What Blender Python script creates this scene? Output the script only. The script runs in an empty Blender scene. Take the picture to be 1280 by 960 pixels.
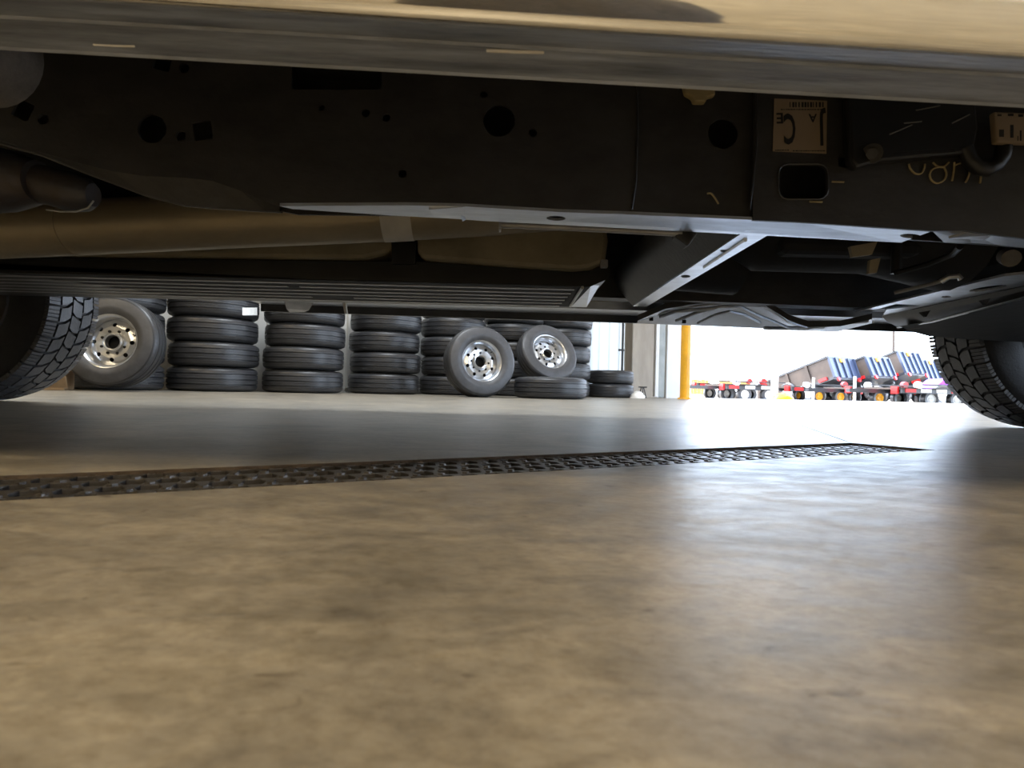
import bpy, math, random
from mathutils import Vector, Matrix
from mathutils.geometry import delaunay_2d_cdt
random.seed(7)
SC = bpy.context.scene
COL = SC.collection
PI = math.pi

# ------------------------------------------------------------------ camera
F = 720.0                       # focal length in pixels of the 1280 x 960 frame
CAM_H = 0.113
ROLL = math.atan(0.026)
PITCH = math.atan(4.0 / F)
cam_d = bpy.data.cameras.new('camera')
cam = bpy.data.objects.new('camera', cam_d)
COL.objects.link(cam)
cam_d.sensor_width = 36.0
cam_d.lens = F / 1280.0 * 36.0
cam_d.clip_start = 0.02
cam_d.clip_end = 600
CAM_M = Matrix.Translation((0, 0, CAM_H)) @ Matrix.Rotation(PI / 2 + PITCH, 4, 'X') @ Matrix.Rotation(ROLL, 4, 'Z')
cam.matrix_world = CAM_M
cam_d.dof.use_dof = True
cam_d.dof.focus_distance = 1.7
cam_d.dof.aperture_fstop = 11
SC.camera = cam
C0 = Vector((0, 0, CAM_H))

def ray(px, py):
    return CAM_M.to_3x3() @ Vector(((px - 640) / F, -(py - 480) / F, -1.0))
def P(px, py, Y):               # point where the sight line meets the upright plane at depth Y
    r = ray(px, py); return C0 + r * (Y / r.y)
def Pz(px, py, z):              # point where the sight line meets the level plane at height z
    r = ray(px, py); return C0 + r * ((z - CAM_H) / r.z)

# ------------------------------------------------------------------ world, sun, lamps, exposure
SC.view_settings.view_transform = 'Standard'
SC.view_settings.look = 'None'
SC.view_settings.gamma = 1.0
SC.view_settings.use_curve_mapping = False
SC.view_settings.exposure = 0.65
SC.cycles.use_denoising = True
SC.cycles.sample_clamp_indirect = 10.0
SC.cycles.max_bounces = 10
SC.cycles.diffuse_bounces = 5
SC.cycles.glossy_bounces = 5

world = bpy.data.worlds.new('sky'); SC.world = world; world.use_nodes = True
wn = world.node_tree; wn.nodes.clear()
wo = wn.nodes.new('ShaderNodeOutputWorld'); wb = wn.nodes.new('ShaderNodeBackground')
sky = wn.nodes.new('ShaderNodeTexSky')
sky.sky_type = 'NISHITA'; sky.sun_disc = False
sky.sun_elevation = math.radians(52); sky.sun_rotation = math.radians(-55)
sky.dust_density = 3.0; sky.air_density = 1.0; sky.ozone_density = 1.0
wmix = wn.nodes.new('ShaderNodeMix'); wmix.data_type = 'RGBA'; wmix.inputs['Factor'].default_value = 0.45
wmix.inputs['B'].default_value = (8.0, 9.4, 11.8, 1)       # thin bright haze over the whole sky
wn.links.new(sky.outputs['Color'], wmix.inputs['A'])
wn.links.new(wmix.outputs['Result'], wb.inputs['Color'])
wb.inputs['Strength'].default_value = 0.85
wn.links.new(wb.outputs['Background'], wo.inputs['Surface'])

sun_d = bpy.data.lights.new('sun', 'SUN'); sun = bpy.data.objects.new('sun', sun_d); COL.objects.link(sun)
sun_d.energy = 5.5; sun_d.color = (1.0, 0.93, 0.82); sun_d.angle = math.radians(0.6)
sun.rotation_euler = Vector((0.55, -0.38, -1.0)).to_track_quat('-Z', 'Y').to_euler()
def area(name, loc, size, power, color, target=None):
    d = bpy.data.lights.new(name, 'AREA'); o = bpy.data.objects.new(name, d); COL.objects.link(o)
    d.shape = 'RECTANGLE'; d.size, d.size_y = size; d.energy = power; d.color = color
    o.location = loc
    if target: o.rotation_euler = (Vector(target) - Vector(loc)).to_track_quat('-Z', 'Y').to_euler()
    return o
WARM = (1.0, 0.80, 0.50)
area('high_bay_or_fill_lamp', (-0.6, -3.0, 4.6), (1.6, 1.6), 185, WARM)
area('high_bay_or_fill_lamp', (2.6, -3.6, 5.4), (1.6, 1.6), 70, WARM)
area('high_bay_or_fill_lamp', (-5.5, 1.2, 5.4), (1.6, 1.6), 95, WARM)
area('high_bay_or_fill_lamp', (-0.5, 4.3, 5.4), (2.2, 2.2), 270, (0.88, 0.94, 1.0))  # added cool fill standing in for a skylight, brightens the far floor

# ------------------------------------------------------------------ materials
MATS = {}
def mat(name, color, rough=0.5, metal=0.0, var=0.0, scale=8.0, stretch=(1, 1, 1), bump=0.0, bscale=None, color2=None, spec=0.5, coat=0.0, rvar=0.0):
    m = bpy.data.materials.new(name); m.use_nodes = True; MATS[name] = m
    nt = m.node_tree; b = nt.nodes['Principled BSDF']
    b.inputs['Roughness'].default_value = rough; b.inputs['Metallic'].default_value = metal
    b.inputs['Specular IOR Level'].default_value = spec
    b.inputs['Coat Weight'].default_value = coat; b.inputs['Coat Roughness'].default_value = 0.05
    c = tuple(color) + (1,); b.inputs['Base Color'].default_value = c
    tc = nt.nodes.new('ShaderNodeTexCoord'); mp = nt.nodes.new('ShaderNodeMapping')
    mp.inputs['Scale'].default_value = stretch
    nt.links.new(tc.outputs['Object'], mp.inputs['Vector'])
    no = nt.nodes.new('ShaderNodeTexNoise'); no.inputs['Scale'].default_value = scale; no.inputs['Detail'].default_value = 6
    no.inputs['Roughness'].default_value = 0.65
    nt.links.new(mp.outputs['Vector'], no.inputs['Vector'])
    if var > 0 or color2:
        ra = nt.nodes.new('ShaderNodeValToRGB')
        c2 = tuple(color2) if color2 else tuple(x * (1 - var) for x in color)
        c1 = tuple(min(1, x * (1 + var * 0.6)) for x in color) if not color2 else tuple(color)
        ra.color_ramp.elements[0].position = 0.32; ra.color_ramp.elements[0].color = c2 + (1,)
        ra.color_ramp.elements[1].position = 0.68; ra.color_ramp.elements[1].color = c1 + (1,)
        nt.links.new(no.outputs['Fac'], ra.inputs['Fac']); nt.links.new(ra.outputs['Color'], b.inputs['Base Color'])
    if rvar > 0:
        mr = nt.nodes.new('ShaderNodeMapRange')
        mr.inputs['From Min'].default_value = 0.3; mr.inputs['From Max'].default_value = 0.7
        mr.inputs['To Min'].default_value = max(0.02, rough - rvar); mr.inputs['To Max'].default_value = min(1, rough + rvar)
        nt.links.new(no.outputs['Fac'], mr.inputs['Value']); nt.links.new(mr.outputs['Result'], b.inputs['Roughness'])
    if bump > 0:
        n2 = nt.nodes.new('ShaderNodeTexNoise'); n2.inputs['Scale'].default_value = bscale or scale * 4; n2.inputs['Detail'].default_value = 5
        nt.links.new(mp.outputs['Vector'], n2.inputs['Vector'])
        bu = nt.nodes.new('ShaderNodeBump'); bu.inputs['Strength'].default_value = bump; bu.inputs['Distance'].default_value = 0.01
        nt.links.new(n2.outputs['Fac'], bu.inputs['Height']); nt.links.new(bu.outputs['Normal'], b.inputs['Normal'])
    return m

def floor_material():
    m = bpy.data.materials.new('polished_concrete'); m.use_nodes = True
    nt = m.node_tree; b = nt.nodes['Principled BSDF']; N = nt.nodes.new; L = nt.links.new
    tc = N('ShaderNodeTexCoord')
    def noise(scale, stretch=(1, 1, 1), detail=6, rough=0.6, dist=0.0, rot=0.5):
        mp = N('ShaderNodeMapping'); mp.inputs['Scale'].default_value = stretch; mp.inputs['Rotation'].default_value = (0, 0, rot)
        L(tc.outputs['Object'], mp.inputs['Vector'])
        n = N('ShaderNodeTexNoise'); n.inputs['Scale'].default_value = scale; n.inputs['Detail'].default_value = detail
        n.inputs['Roughness'].default_value = rough; n.inputs['Distortion'].default_value = dist
        L(mp.outputs['Vector'], n.inputs['Vector']); return n
    a = noise(3.2, (1, 1, 1), 8, 0.62, 1.2)
    r = N('ShaderNodeValToRGB'); e = r.color_ramp.elements
    e[0].position = 0.30; e[0].color = (0.18, 0.163, 0.135, 1)
    e[1].position = 0.70; e[1].color = (0.40, 0.36, 0.29, 1)
    L(a.outputs['Fac'], r.inputs['Fac'])
    s = noise(30.0, (0.5, 1, 1), 7, 0.7, 0.5, 0.3)
    r2 = N('ShaderNodeValToRGB'); e = r2.color_ramp.elements
    e[0].position = 0.33; e[0].color = (0.72, 0.72, 0.72, 1); e[1].position = 0.62; e[1].color = (1.05, 1.05, 1.05, 1)
    L(s.outputs['Fac'], r2.inputs['Fac'])
    mx = N('ShaderNodeMix'); mx.data_type = 'RGBA'; mx.blend_type = 'MULTIPLY'; mx.inputs['Factor'].default_value = 1
    L(r.outputs['Color'], mx.inputs['A']); L(r2.outputs['Color'], mx.inputs['B'])
    sp = noise(110.0, (0.7, 1, 1), 6, 0.75)
    r3 = N('ShaderNodeValToRGB'); e = r3.color_ramp.elements
    e[0].position = 0.32; e[0].color = (0.66, 0.63, 0.59, 1); e[1].position = 0.58; e[1].color = (1, 1, 1, 1)
    L(sp.outputs['Fac'], r3.inputs['Fac'])
    mx2 = N('ShaderNodeMix'); mx2.data_type = 'RGBA'; mx2.blend_type = 'MULTIPLY'; mx2.inputs['Factor'].default_value = 1
    L(mx.outputs['Result'], mx2.inputs['A']); L(r3.outputs['Color'], mx2.inputs['B'])
    fk = noise(60.0, (0.5, 1.1, 1), 5, 0.6, 0.8, 0.15)
    r4 = N('ShaderNodeValToRGB'); e = r4.color_ramp.elements
    e[0].position = 0.28; e[0].color = (0.5, 0.47, 0.43, 1); e[1].position = 0.36; e[1].color = (1, 1, 1, 1)
    L(fk.outputs['Fac'], r4.inputs['Fac'])
    mx3 = N('ShaderNodeMix'); mx3.data_type = 'RGBA'; mx3.blend_type = 'MULTIPLY'; mx3.inputs['Factor'].default_value = 1
    L(mx2.outputs['Result'], mx3.inputs['A']); L(r4.outputs['Color'], mx3.inputs['B'])
    ws = noise(7.0, (0.6, 1.3, 1), 9, 0.72, 1.8, -0.4)
    r5 = N('ShaderNodeValToRGB'); e = r5.color_ramp.elements
    e[0].position = 0.36; e[0].color = (0.74, 0.74, 0.76, 1); e[1].position = 0.60; e[1].color = (1.08, 1.06, 1.02, 1)
    L(ws.outputs['Fac'], r5.inputs['Fac'])
    mx4 = N('ShaderNodeMix'); mx4.data_type = 'RGBA'; mx4.blend_type = 'MULTIPLY'; mx4.inputs['Factor'].default_value = 1
    L(mx3.outputs['Result'], mx4.inputs['A']); L(r5.outputs['Color'], mx4.inputs['B'])
    L(mx4.outputs['Result'], b.inputs['Base Color'])
    mr = N('ShaderNodeMapRange'); mr.inputs['From Min'].default_value = 0.3; mr.inputs['From Max'].default_value = 0.7
    mr.inputs['To Min'].default_value = 0.28; mr.inputs['To Max'].default_value = 0.44
    L(s.outputs['Fac'], mr.inputs['Value']); L(mr.outputs['Result'], b.inputs['Roughness'])
    b.inputs['Specular IOR Level'].default_value = 0.65
    h = noise(140.0, (0.6, 1, 1), 8, 0.75, 0.3, 0.3)
    bu = N('ShaderNodeBump'); bu.inputs['Strength'].default_value = 0.16; bu.inputs['Distance'].default_value = 0.003
    L(h.outputs['Fac'], bu.inputs['Height']); L(bu.outputs['Normal'], b.inputs['Normal'])
    return m

def tyre_material(name, color, nseg=70, rough=0.55, rows=0.024):
    m = bpy.data.materials.new(name); m.use_nodes = True
    nt = m.node_tree; b = nt.nodes['Principled BSDF']; N = nt.nodes.new; L = nt.links.new
    b.inputs['Roughness'].default_value = rough; b.inputs['Specular IOR Level'].default_value = 0.5
    tc = N('ShaderNodeTexCoord'); sx = N('ShaderNodeSeparateXYZ'); L(tc.outputs['Object'], sx.inputs['Vector'])
    at = N('ShaderNodeMath'); at.operation = 'ARCTAN2'; L(sx.outputs['Y'], at.inputs[0]); L(sx.outputs['X'], at.inputs[1])
    mu = N('ShaderNodeMath'); mu.operation = 'MULTIPLY'; mu.inputs[1].default_value = nseg / (2 * PI) * 0.5; L(at.outputs[0], mu.inputs[0])
    mz = N('ShaderNodeMath'); mz.operation = 'MULTIPLY'; mz.inputs[1].default_value = 0.25 / rows; L(sx.outputs['Z'], mz.inputs[0])
    cb = N('ShaderNodeCombineXYZ'); L(mu.outputs[0], cb.inputs['X']); L(mz.outputs[0], cb.inputs['Y'])
    br = N('ShaderNodeTexBrick'); br.inputs['Scale'].default_value = 1.0; br.inputs['Mortar Size'].default_value = 0.035
    br.inputs['Color1'].default_value = tuple(color) + (1,); br.inputs['Color2'].default_value = tuple(x * 0.85 for x in color) + (1,)
    br.inputs['Mortar'].default_value = tuple(x * 0.5 for x in color) + (1,)
    L(cb.outputs[0], br.inputs['Vector']); 
    no = N('ShaderNodeTexNoise'); no.inputs['Scale'].default_value = 9; no.inputs['Detail'].default_value = 5
    L(tc.outputs['Object'], no.inputs['Vector'])
    mx = N('ShaderNodeMix'); mx.data_type = 'RGBA'; mx.blend_type = 'MULTIPLY'; mx.inputs['Factor'].default_value = 0.5
    L(br.outputs['Color'], mx.inputs['A']); L(no.outputs['Color'], mx.inputs['B']); 
    L(br.outputs['Color'], b.inputs['Base Color'])
    bu = N('ShaderNodeBump'); bu.inputs['Strength'].default_value = 0.7; bu.inputs['Distance'].default_value = 0.006; bu.invert = True
    L(br.outputs['Fac'], bu.inputs['Height']); L(bu.outputs['Normal'], b.inputs['Normal'])
    return m

FLOOR = floor_material()
TYRE = tyre_material('stack_rubber', (0.038, 0.039, 0.043), rough=0.40)
SIDE = mat('sidewall_rubber', (0.06, 0.06, 0.065), 0.5, var=0.25, scale=14, bump=0.1)
TRUCK_RUBBER = mat('truck_rubber', (0.018, 0.018, 0.020), 0.7, var=0.3, scale=30, bump=0.15)
TREAD = mat('dusty_tread_rubber', (0.05, 0.05, 0.054), 0.42, var=0.3, scale=30, bump=0.1)
STEEL = mat('silver_steel', (0.56, 0.57, 0.59), 0.28, 0.95, var=0.12, scale=12)
CHROME = mat('bright_trim', (0.95, 0.93, 0.88), 0.06, 0.95, var=0.04, scale=5)
SILL = mat('dusty_sill_trim', (0.32, 0.35, 0.41), 0.42, 0.3, var=0.5, scale=13, stretch=(0.5, 5, 4), bump=0.12, bscale=50, rvar=0.12)  # bluish tint paints in cool light bounced from the floor
FRAME = mat('frame_paint', (0.036, 0.034, 0.033), 0.52, 0.0, var=0.4, scale=16, stretch=(0.6, 1, 1), bump=0.12, bscale=90)
FRAME_L = mat('frame_paint_satin', (0.055, 0.056, 0.06), 0.30, 0.25, var=0.25, scale=14, bump=0.03, bscale=60)
FRAME_LIGHT = mat('lit_frame_underside', (0.66, 0.70, 0.77), 0.30, 0.75, var=0.18, scale=26, stretch=(0.4, 2, 1), bump=0.03, bscale=60)  # pale tone paints floor-reflected daylight onto the frame undersides
BLACKP = mat('black_plastic', (0.016, 0.016, 0.017), 0.42, var=0.3, scale=10, bump=0.05)
BLACK = mat('matt_black', (0.008, 0.008, 0.009), 0.8, var=0.2)
RIBM = mat('rib_plastic', (0.40, 0.40, 0.41), 0.35, 0.2, var=0.2, scale=20)  # grey puts floor glare on the black shield ribs into the colour
SHAFT = mat('driveshaft_alloy', (0.46, 0.385, 0.26), 0.42, 0.4, var=0.22, scale=7, stretch=(0.5, 1, 1), bump=0.05)
PAPER = mat('pale_paper', (0.74, 0.70, 0.62), 0.7, var=0.15, scale=14)
TANK = mat('tan_tank_plastic', (0.34, 0.29, 0.195), 0.6, var=0.3, scale=5, bump=0.08)
RUSTY = mat('weathered_steel', (0.10, 0.105, 0.12), 0.5, 0.4, color2=(0.075, 0.055, 0.045), scale=9, bump=0.2)
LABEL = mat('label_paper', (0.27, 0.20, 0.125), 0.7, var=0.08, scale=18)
INK = mat('label_ink', (0.012, 0.011, 0.012), 0.7, var=0.1)
CHALK = mat('yellow_marker', (0.42, 0.34, 0.18), 0.8, var=0.3, scale=60)
GREYM = mat('grey_rubber_mount', (0.17, 0.16, 0.15), 0.7, var=0.3, scale=25, bump=0.2)
WALLM = mat('white_liner_panel', (0.60, 0.60, 0.58), 0.45, var=0.08, scale=2, bump=0.03)
WALLW = mat('painted_block_wall', (0.66, 0.61, 0.50), 0.7, var=0.1, scale=1.5)
CEIL = mat('ceiling_liner', (0.55, 0.53, 0.49), 0.8, var=0.08, scale=1.5)
COLM = mat('tan_column_paint', (0.34, 0.30, 0.25), 0.5, var=0.2, scale=5, stretch=(1, 1, 0.3))
TRACK = mat('grey_door_track', (0.22, 0.23, 0.22), 0.4, 0.5, var=0.2, scale=6)
JAMB = mat('white_jamb_paint', (0.72, 0.73, 0.74), 0.45, var=0.06, scale=4)
YELLOW = mat('safety_yellow', (0.85, 0.42, 0.02), 0.42, var=0.15, scale=5)
CAST = mat('cast_grate_iron', (0.11, 0.10, 0.092), 0.36, 0.6, var=0.4, scale=40, bump=0.3, bscale=200)
IRON = mat('dark_iron', (0.035, 0.031, 0.028), 0.6, 0.2, var=0.4, scale=30, bump=0.2)
DIRT = mat('trench_dirt', (0.055, 0.036, 0.02), 0.9, var=0.5, scale=30, bump=0.4)
GRAVEL = mat('pale_gravel', (0.52, 0.45, 0.36), 0.95, var=0.3, scale=3, bump=0.3, bscale=30)
APRON = mat('concrete_apron', (0.50, 0.48, 0.45), 0.6, var=0.15, scale=1.2)
TRB = mat('black_trailer_paint', (0.03, 0.032, 0.038), 0.35, var=0.2, scale=3, coat=0.3)
TRBLUE = mat('skylit_tailgate_paint', (0.035, 0.05, 0.095), 0.35, var=0.15, scale=3, coat=0.3)  # blue skylight on the shaded tailgates is put into their colour
TRTAN = mat('rusty_tan_side', (0.055, 0.038, 0.027), 0.6, var=0.3, scale=3)
RED = mat('red_lens', (0.65, 0.02, 0.02), 0.25, var=0.1)
WHITE = mat('white_paint', (0.80, 0.80, 0.78), 0.4, var=0.05)
PURPLE = mat('purple_paint', (0.28, 0.04, 0.62), 0.4, var=0.1)
WOOD = mat('brown_cardboard', (0.36, 0.24, 0.13), 0.8, var=0.2, scale=12)
FABRIC = mat('dark_heather_fabric', (0.03, 0.027, 0.026), 0.95, color2=(0.13, 0.11, 0.10), scale=90, bump=0.5)
CLIPM = mat('yellowed_plastic', (0.34, 0.27, 0.13), 0.6, var=0.2)
BODYP = mat('body_paint', (0.62, 0.60, 0.55), 0.25, 0.0, var=0.03, scale=2, coat=0.8)
GLASS = mat('dark_window_glass', (0.02, 0.022, 0.025), 0.06, 0.0, var=0.05)
UNDER = mat('underbody_coating', (0.014, 0.014, 0.015), 0.75, var=0.4, scale=8, bump=0.2)

# ------------------------------------------------------------------ mesh helpers
class MB:
    def __init__(s): s.v = []; s.f = []
    def add(s, vs, fs):
        o = len(s.v); s.v += [tuple(v) for v in vs]; s.f += [tuple(i + o for i in f) for f in fs]; return s
    def box(s, c, size, R=None):
        c = Vector(c); hx, hy, hz = (k / 2 for k in size); vs = []
        for x in (-hx, hx):
            for y in (-hy, hy):
                for z in (-hz, hz):
                    p = Vector((x, y, z)); p = R @ p if R else p; vs.append(c + p)
        return s.add(vs, [(0, 1, 3, 2), (4, 6, 7, 5), (0, 4, 5, 1), (2, 3, 7, 6), (0, 2, 6, 4), (1, 5, 7, 3)])
    def tube(s, pts, r, n=12, caps=True):
        pts = [Vector(p) for p in pts]; m = len(pts); vs = []; fs = []
        up = Vector((0, 0, 1)); prev = None
        for i, p in enumerate(pts):
            t = (pts[min(i + 1, m - 1)] - pts[max(i - 1, 0)]).normalized()
            if prev is None:
                a = t.cross(up) if abs(t.dot(up)) < 0.95 else t.cross(Vector((1, 0, 0)))
            else:
                a = prev - t * prev.dot(t)
            a.normalize(); b = t.cross(a); prev = a
            rr = r[i] if isinstance(r, (list, tuple)) else r
            for k in range(n):
                an = 2 * PI * k / n; vs.append(p + (a * math.cos(an) + b * math.sin(an)) * rr)
        for i in range(m - 1):
            for k in range(n):
                k2 = (k + 1) % n
                fs.append((i * n + k, i * n + k2, (i + 1) * n + k2, (i + 1) * n + k))
        if caps: fs.append(tuple(reversed(range(n)))); fs.append(tuple(range((m - 1) * n, m * n)))
        return s.add(vs, fs)
    def lathe(s, prof, n=48, M=None, close=False):
        vs = []; fs = []; m = len(prof)
        for k in range(n):
            a = 2 * PI * k / n
            for (r, z) in prof:
                p = Vector((r * math.cos(a), r * math.sin(a), z)); vs.append(M @ p if M else p)
        q = m if close else m - 1
        for k in range(n):
            k2 = (k + 1) % n
            for j in range(q):
                j2 = (j + 1) % m
                fs.append((k * m + j, k2 * m + j, k2 * m + j2, k * m + j2))
        return s.add(vs, fs)
    def loft(s, curves):
        n = len(curves[0]); vs = [Vector(p) for c in curves for p in c]; fs = []
        for i in range(len(curves) - 1):
            for k in range(n - 1):
                fs.append((i * n + k, i * n + k + 1, (i + 1) * n + k + 1, (i + 1) * n + k))
        return s.add(vs, fs)
    def prism(s, poly, vec):                      # polygon (3D, planar) pushed along vec
        n = len(poly); vec = Vector(vec); a = [Vector(p) for p in poly]
        vs = a + [p + vec for p in a]
        fs = [tuple(range(n)), tuple(range(2 * n - 1, n - 1, -1))] + [(i, i + n, (i + 1) % n + n, (i + 1) % n) for i in range(n)]
        return s.add(vs, fs)
    def plate(s, outline, holes, fn, vec):        # flat plate with real holes; fn maps 2D to 3D, vec is the thickness
        pts = []; edges = []; loops = []
        for lp in [outline] + holes:
            o = len(pts); pts += [Vector(p) for p in lp]; n = len(lp)
            edges += [(o + i, o + (i + 1) % n) for i in range(n)]; loops.append(list(range(o, o + n)))
        v2, e2, f2, ov, oe, of = delaunay_2d_cdt(pts, edges, [], 0, 1e-7)
        def inside(p, lp):
            c = False; n = len(lp)
            for i in range(n):
                a, b = lp[i], lp[i - 1]
                if (a[1] > p[1]) != (b[1] > p[1]) and p[0] < (b[0] - a[0]) * (p[1] - a[1]) / (b[1] - a[1]) + a[0]: c = not c
            return c
        boxes = [(min(q[0] for q in h), max(q[0] for q in h), min(q[1] for q in h), max(q[1] for q in h)) for h in holes]
        tris = []
        for f in f2:
            c = sum((v2[i] for i in f), Vector((0, 0))) / len(f)
            if not inside(c, outline): continue
            if any(b[0] <= c.x <= b[1] and b[2] <= c.y <= b[3] and inside(c, h) for h, b in zip(holes, boxes)): continue
            tris.append(tuple(f))
        n = len(v2); vec = Vector(vec)
        front = [Vector(fn(p.x, p.y)) for p in v2]
        vs = front + [p + vec for p in front]
        fs = list(tris) + [tuple(i + n for i in reversed(f)) for f in tris]
        cnt = {}
        for f in tris:
            for i in range(len(f)):
                a, b = f[i], f[(i + 1) % len(f)]; cnt.setdefault((min(a, b), max(a, b)), []).append((a, b))
        for k, l in cnt.items():
            if len(l) == 1: a, b = l[0]; fs.append((b, a, a + n, b + n))
        return s.add(vs, fs)
    def mesh(s, name, m, smooth=False):
        me = bpy.data.meshes.new(name); me.from_pydata(s.v, [], s.f); me.update()
        import bmesh
        bm = bmesh.new(); bm.from_mesh(me); bmesh.ops.recalc_face_normals(bm, faces=bm.faces); bm.to_mesh(me); bm.free()
        if m: me.materials.append(m)
        if smooth:
            for p in me.polygons: p.use_smooth = True
            me.set_sharp_from_angle(angle=math.radians(smooth if smooth is not True else 40))
        return me
    def build(s, name, m, parent=None, smooth=False, bevel=0.0):
        o = bpy.data.objects.new(name, s.mesh(name, m, smooth)); COL.objects.link(o)
        if parent is not None: adopt(o, parent)
        if bevel:
            b = o.modifiers.new('bevel', 'BEVEL'); b.width = bevel; b.segments = 2; b.limit_method = 'ANGLE'; b.angle_limit = math.radians(35)
        return o
def adopt(o, parent):
    o.parent = parent; o.matrix_parent_inverse = world_of(parent).inverted()
def world_of(o):
    M = o.matrix_basis
    return world_of(o.parent) @ o.matrix_parent_inverse @ M if o.parent else M
def tag(o, label=None, cat=None, group=None, kind=None):
    if label: o['label'] = label
    if cat: o['category'] = cat
    if group: o['group'] = group
    if kind: o['kind'] = kind
    return o
def thing(name, label, cat, loc=(0, 0, 0), group=None):
    o = bpy.data.objects.new(name, None); COL.objects.link(o); o.location = loc; o.empty_display_size = 0.1
    return tag(o, label, cat, group)
def place(name, me, M, parent=None):
    o = bpy.data.objects.new(name, me); COL.objects.link(o); o.matrix_basis = M
    if parent is not None: o.parent = parent
    return o
def frame_of(loc, zaxis, up=(0, 0, 1)):           # matrix whose local Z points along zaxis
    z = Vector(zaxis).normalized(); x = Vector(up).cross(z)
    if x.length < 1e-4: x = Vector((1, 0, 0))
    x.normalize(); y = z.cross(x)
    M = Matrix((x, y, z)).transposed().to_4x4(); M.translation = Vector(loc); return M
def circ(cx, cy, r, n=20, ry=None, rot=0.0):
    ry = ry or r; c, s_ = math.cos(rot), math.sin(rot)
    return [(cx + math.cos(2 * PI * k / n) * r * c - math.sin(2 * PI * k / n) * ry * s_, cy + math.cos(2 * PI * k / n) * r * s_ + math.sin(2 * PI * k / n) * ry * c) for k in range(n)]
def rrect(x0, y0, x1, y1, r, rot=0.0, n=4):
    cx, cy = (x0 + x1) / 2, (y0 + y1) / 2; out = []
    for (qx, qy, a0) in ((x1 - r, y1 - r, 0), (x0 + r, y1 - r, 90), (x0 + r, y0 + r, 180), (x1 - r, y0 + r, 270)):
        for k in range(n):
            a = math.radians(a0 + 90 * k / (n - 1)); out.append((qx + r * math.cos(a), qy + r * math.sin(a)))
    c, s_ = math.cos(rot), math.sin(rot)
    return [(cx + (x - cx) * c - (y - cy) * s_, cy + (x - cx) * s_ + (y - cy) * c) for x, y in out]

# ------------------------------------------------------------------ the hall
AW = math.radians(32)
U = Vector((math.cos(AW), math.sin(AW), 0)); NV = Vector((-math.sin(AW), math.cos(AW), 0))
WN = 6.95                                          # distance of the tyre wall from the camera along NV
RW = Matrix.Rotation(AW, 3, 'Z')
S0, S1, N0 = -9.0, 20.5, -6.0
D0, D1 = 7.95, 19.8                                # bay door opening along the wall
CEIL_Z = 6.0
def SN(s, n, z=0.0): return U * s + NV * n + Vector((0, 0, z))
def wallS(px, off=0.0):                            # wall coordinate s under an image column
    r = ray(px, 488); n = WN - off
    p = r * (n / (r.x * NV.x + r.y * NV.y)); return p.x * U.x + p.y * U.y

# trench drain frame of reference
GA = Vector((-0.455, 0.512)); GD = Vector((1.385, 0.748)).normalized(); GN = Vector((-GD.y, GD.x)); GW = 0.168
def GR(t, w): return GA + GD * t + GN * w
T0, T1 = -1.6, 1.573
slot = [GR(T0, 0), GR(T1, 0), GR(T1 - 0.03, GW), GR(T0, GW)]
def strip(a, b, w=0.0035):
    a, b = Vector(a), Vector(b); d = (b - a).normalized(); n = Vector((-d.y, d.x)) * w / 2
    return [tuple(a - n), tuple(b - n), tuple(b + n), tuple(a + n)]
joints = [strip(GR(T1 + 0.01, 0.0), (2.9, 1.74), 0.004), strip(GR(T1 - 0.02, GW + 0.01), (1.55, 3.55), 0.004)]
outer = [SN(S0, N0), SN(S1, N0), SN(S1, WN + 0.35), SN(S0, WN + 0.35)]
fl = MB().plate([(p.x, p.y) for p in outer], [[tuple(p) for p in slot]] + joints, lambda x, y: (x, y, 0.0), (0, 0, -0.011)).build('floor', FLOOR)
tag(fl, kind='structure')
jb = MB()
for j in joints: jb.prism([(x, y, -0.011) for x, y in j], (0, 0, -0.004))
jb.build('control_joint', DIRT, fl)
tr = MB()
for (a, b) in ((0, 1), (1, 2), (2, 3), (3, 0)):
    p, q = Vector(slot[a]), Vector(slot[b]); d = (q - p).normalized(); n = Vector((d.y, -d.x)) * 0.02
    tr.prism([(p.x, p.y, -0.011), (q.x, q.y, -0.011), (q.x + n.x, q.y + n.y, -0.011), (p.x + n.x, p.y + n.y, -0.011)], (0, 0, -0.12))
tr.prism([(p.x, p.y, -0.06) for p in slot], (0, 0, -0.03))
tr.build('trench_channel', DIRT, fl)

def wall_box(name, s0, s1, n0, n1, z0, z1, m, parent=None, kind='structure'):
    o = MB().prism([SN(s0, n0, z0), SN(s1, n0, z0), SN(s1, n1, z0), SN(s0, n1, z0)], (0, 0, z1 - z0)).build(name, m, parent)
    if kind and parent is None: o['kind'] = kind
    return o
PS0, PS1 = wallS(736), wallS(786)
wb_ = wall_box('wall_back', S0, PS0, WN, WN + 0.35, -0.011, CEIL_Z, WALLM)
wall_box('wall_end', PS1, D0, WN, WN + 0.35, -0.011, CEIL_Z, WALLM, wb_)
wall_box('wall_head', PS0, PS1, WN, WN + 0.35, 4.4, CEIL_Z, WALLM, wb_)
wall_box('wall_foot', PS0, PS1, WN, WN + 0.35, -0.011, 0.06, WALLM, wb_)
FIBRE = bpy.data.materials.new('translucent_fibreglass'); FIBRE.use_nodes = True
_n = FIBRE.node_tree; _n.nodes.clear()
_o = _n.nodes.new('ShaderNodeOutputMaterial'); _m = _n.nodes.new('ShaderNodeMixShader'); _d = _n.nodes.new('ShaderNodeBsdfDiffuse'); _t = _n.nodes.new('ShaderNodeBsdfTranslucent')
_x = _n.nodes.new('ShaderNodeTexNoise'); _x.inputs['Scale'].default_value = 3; _r = _n.nodes.new('ShaderNodeValToRGB')
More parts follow.
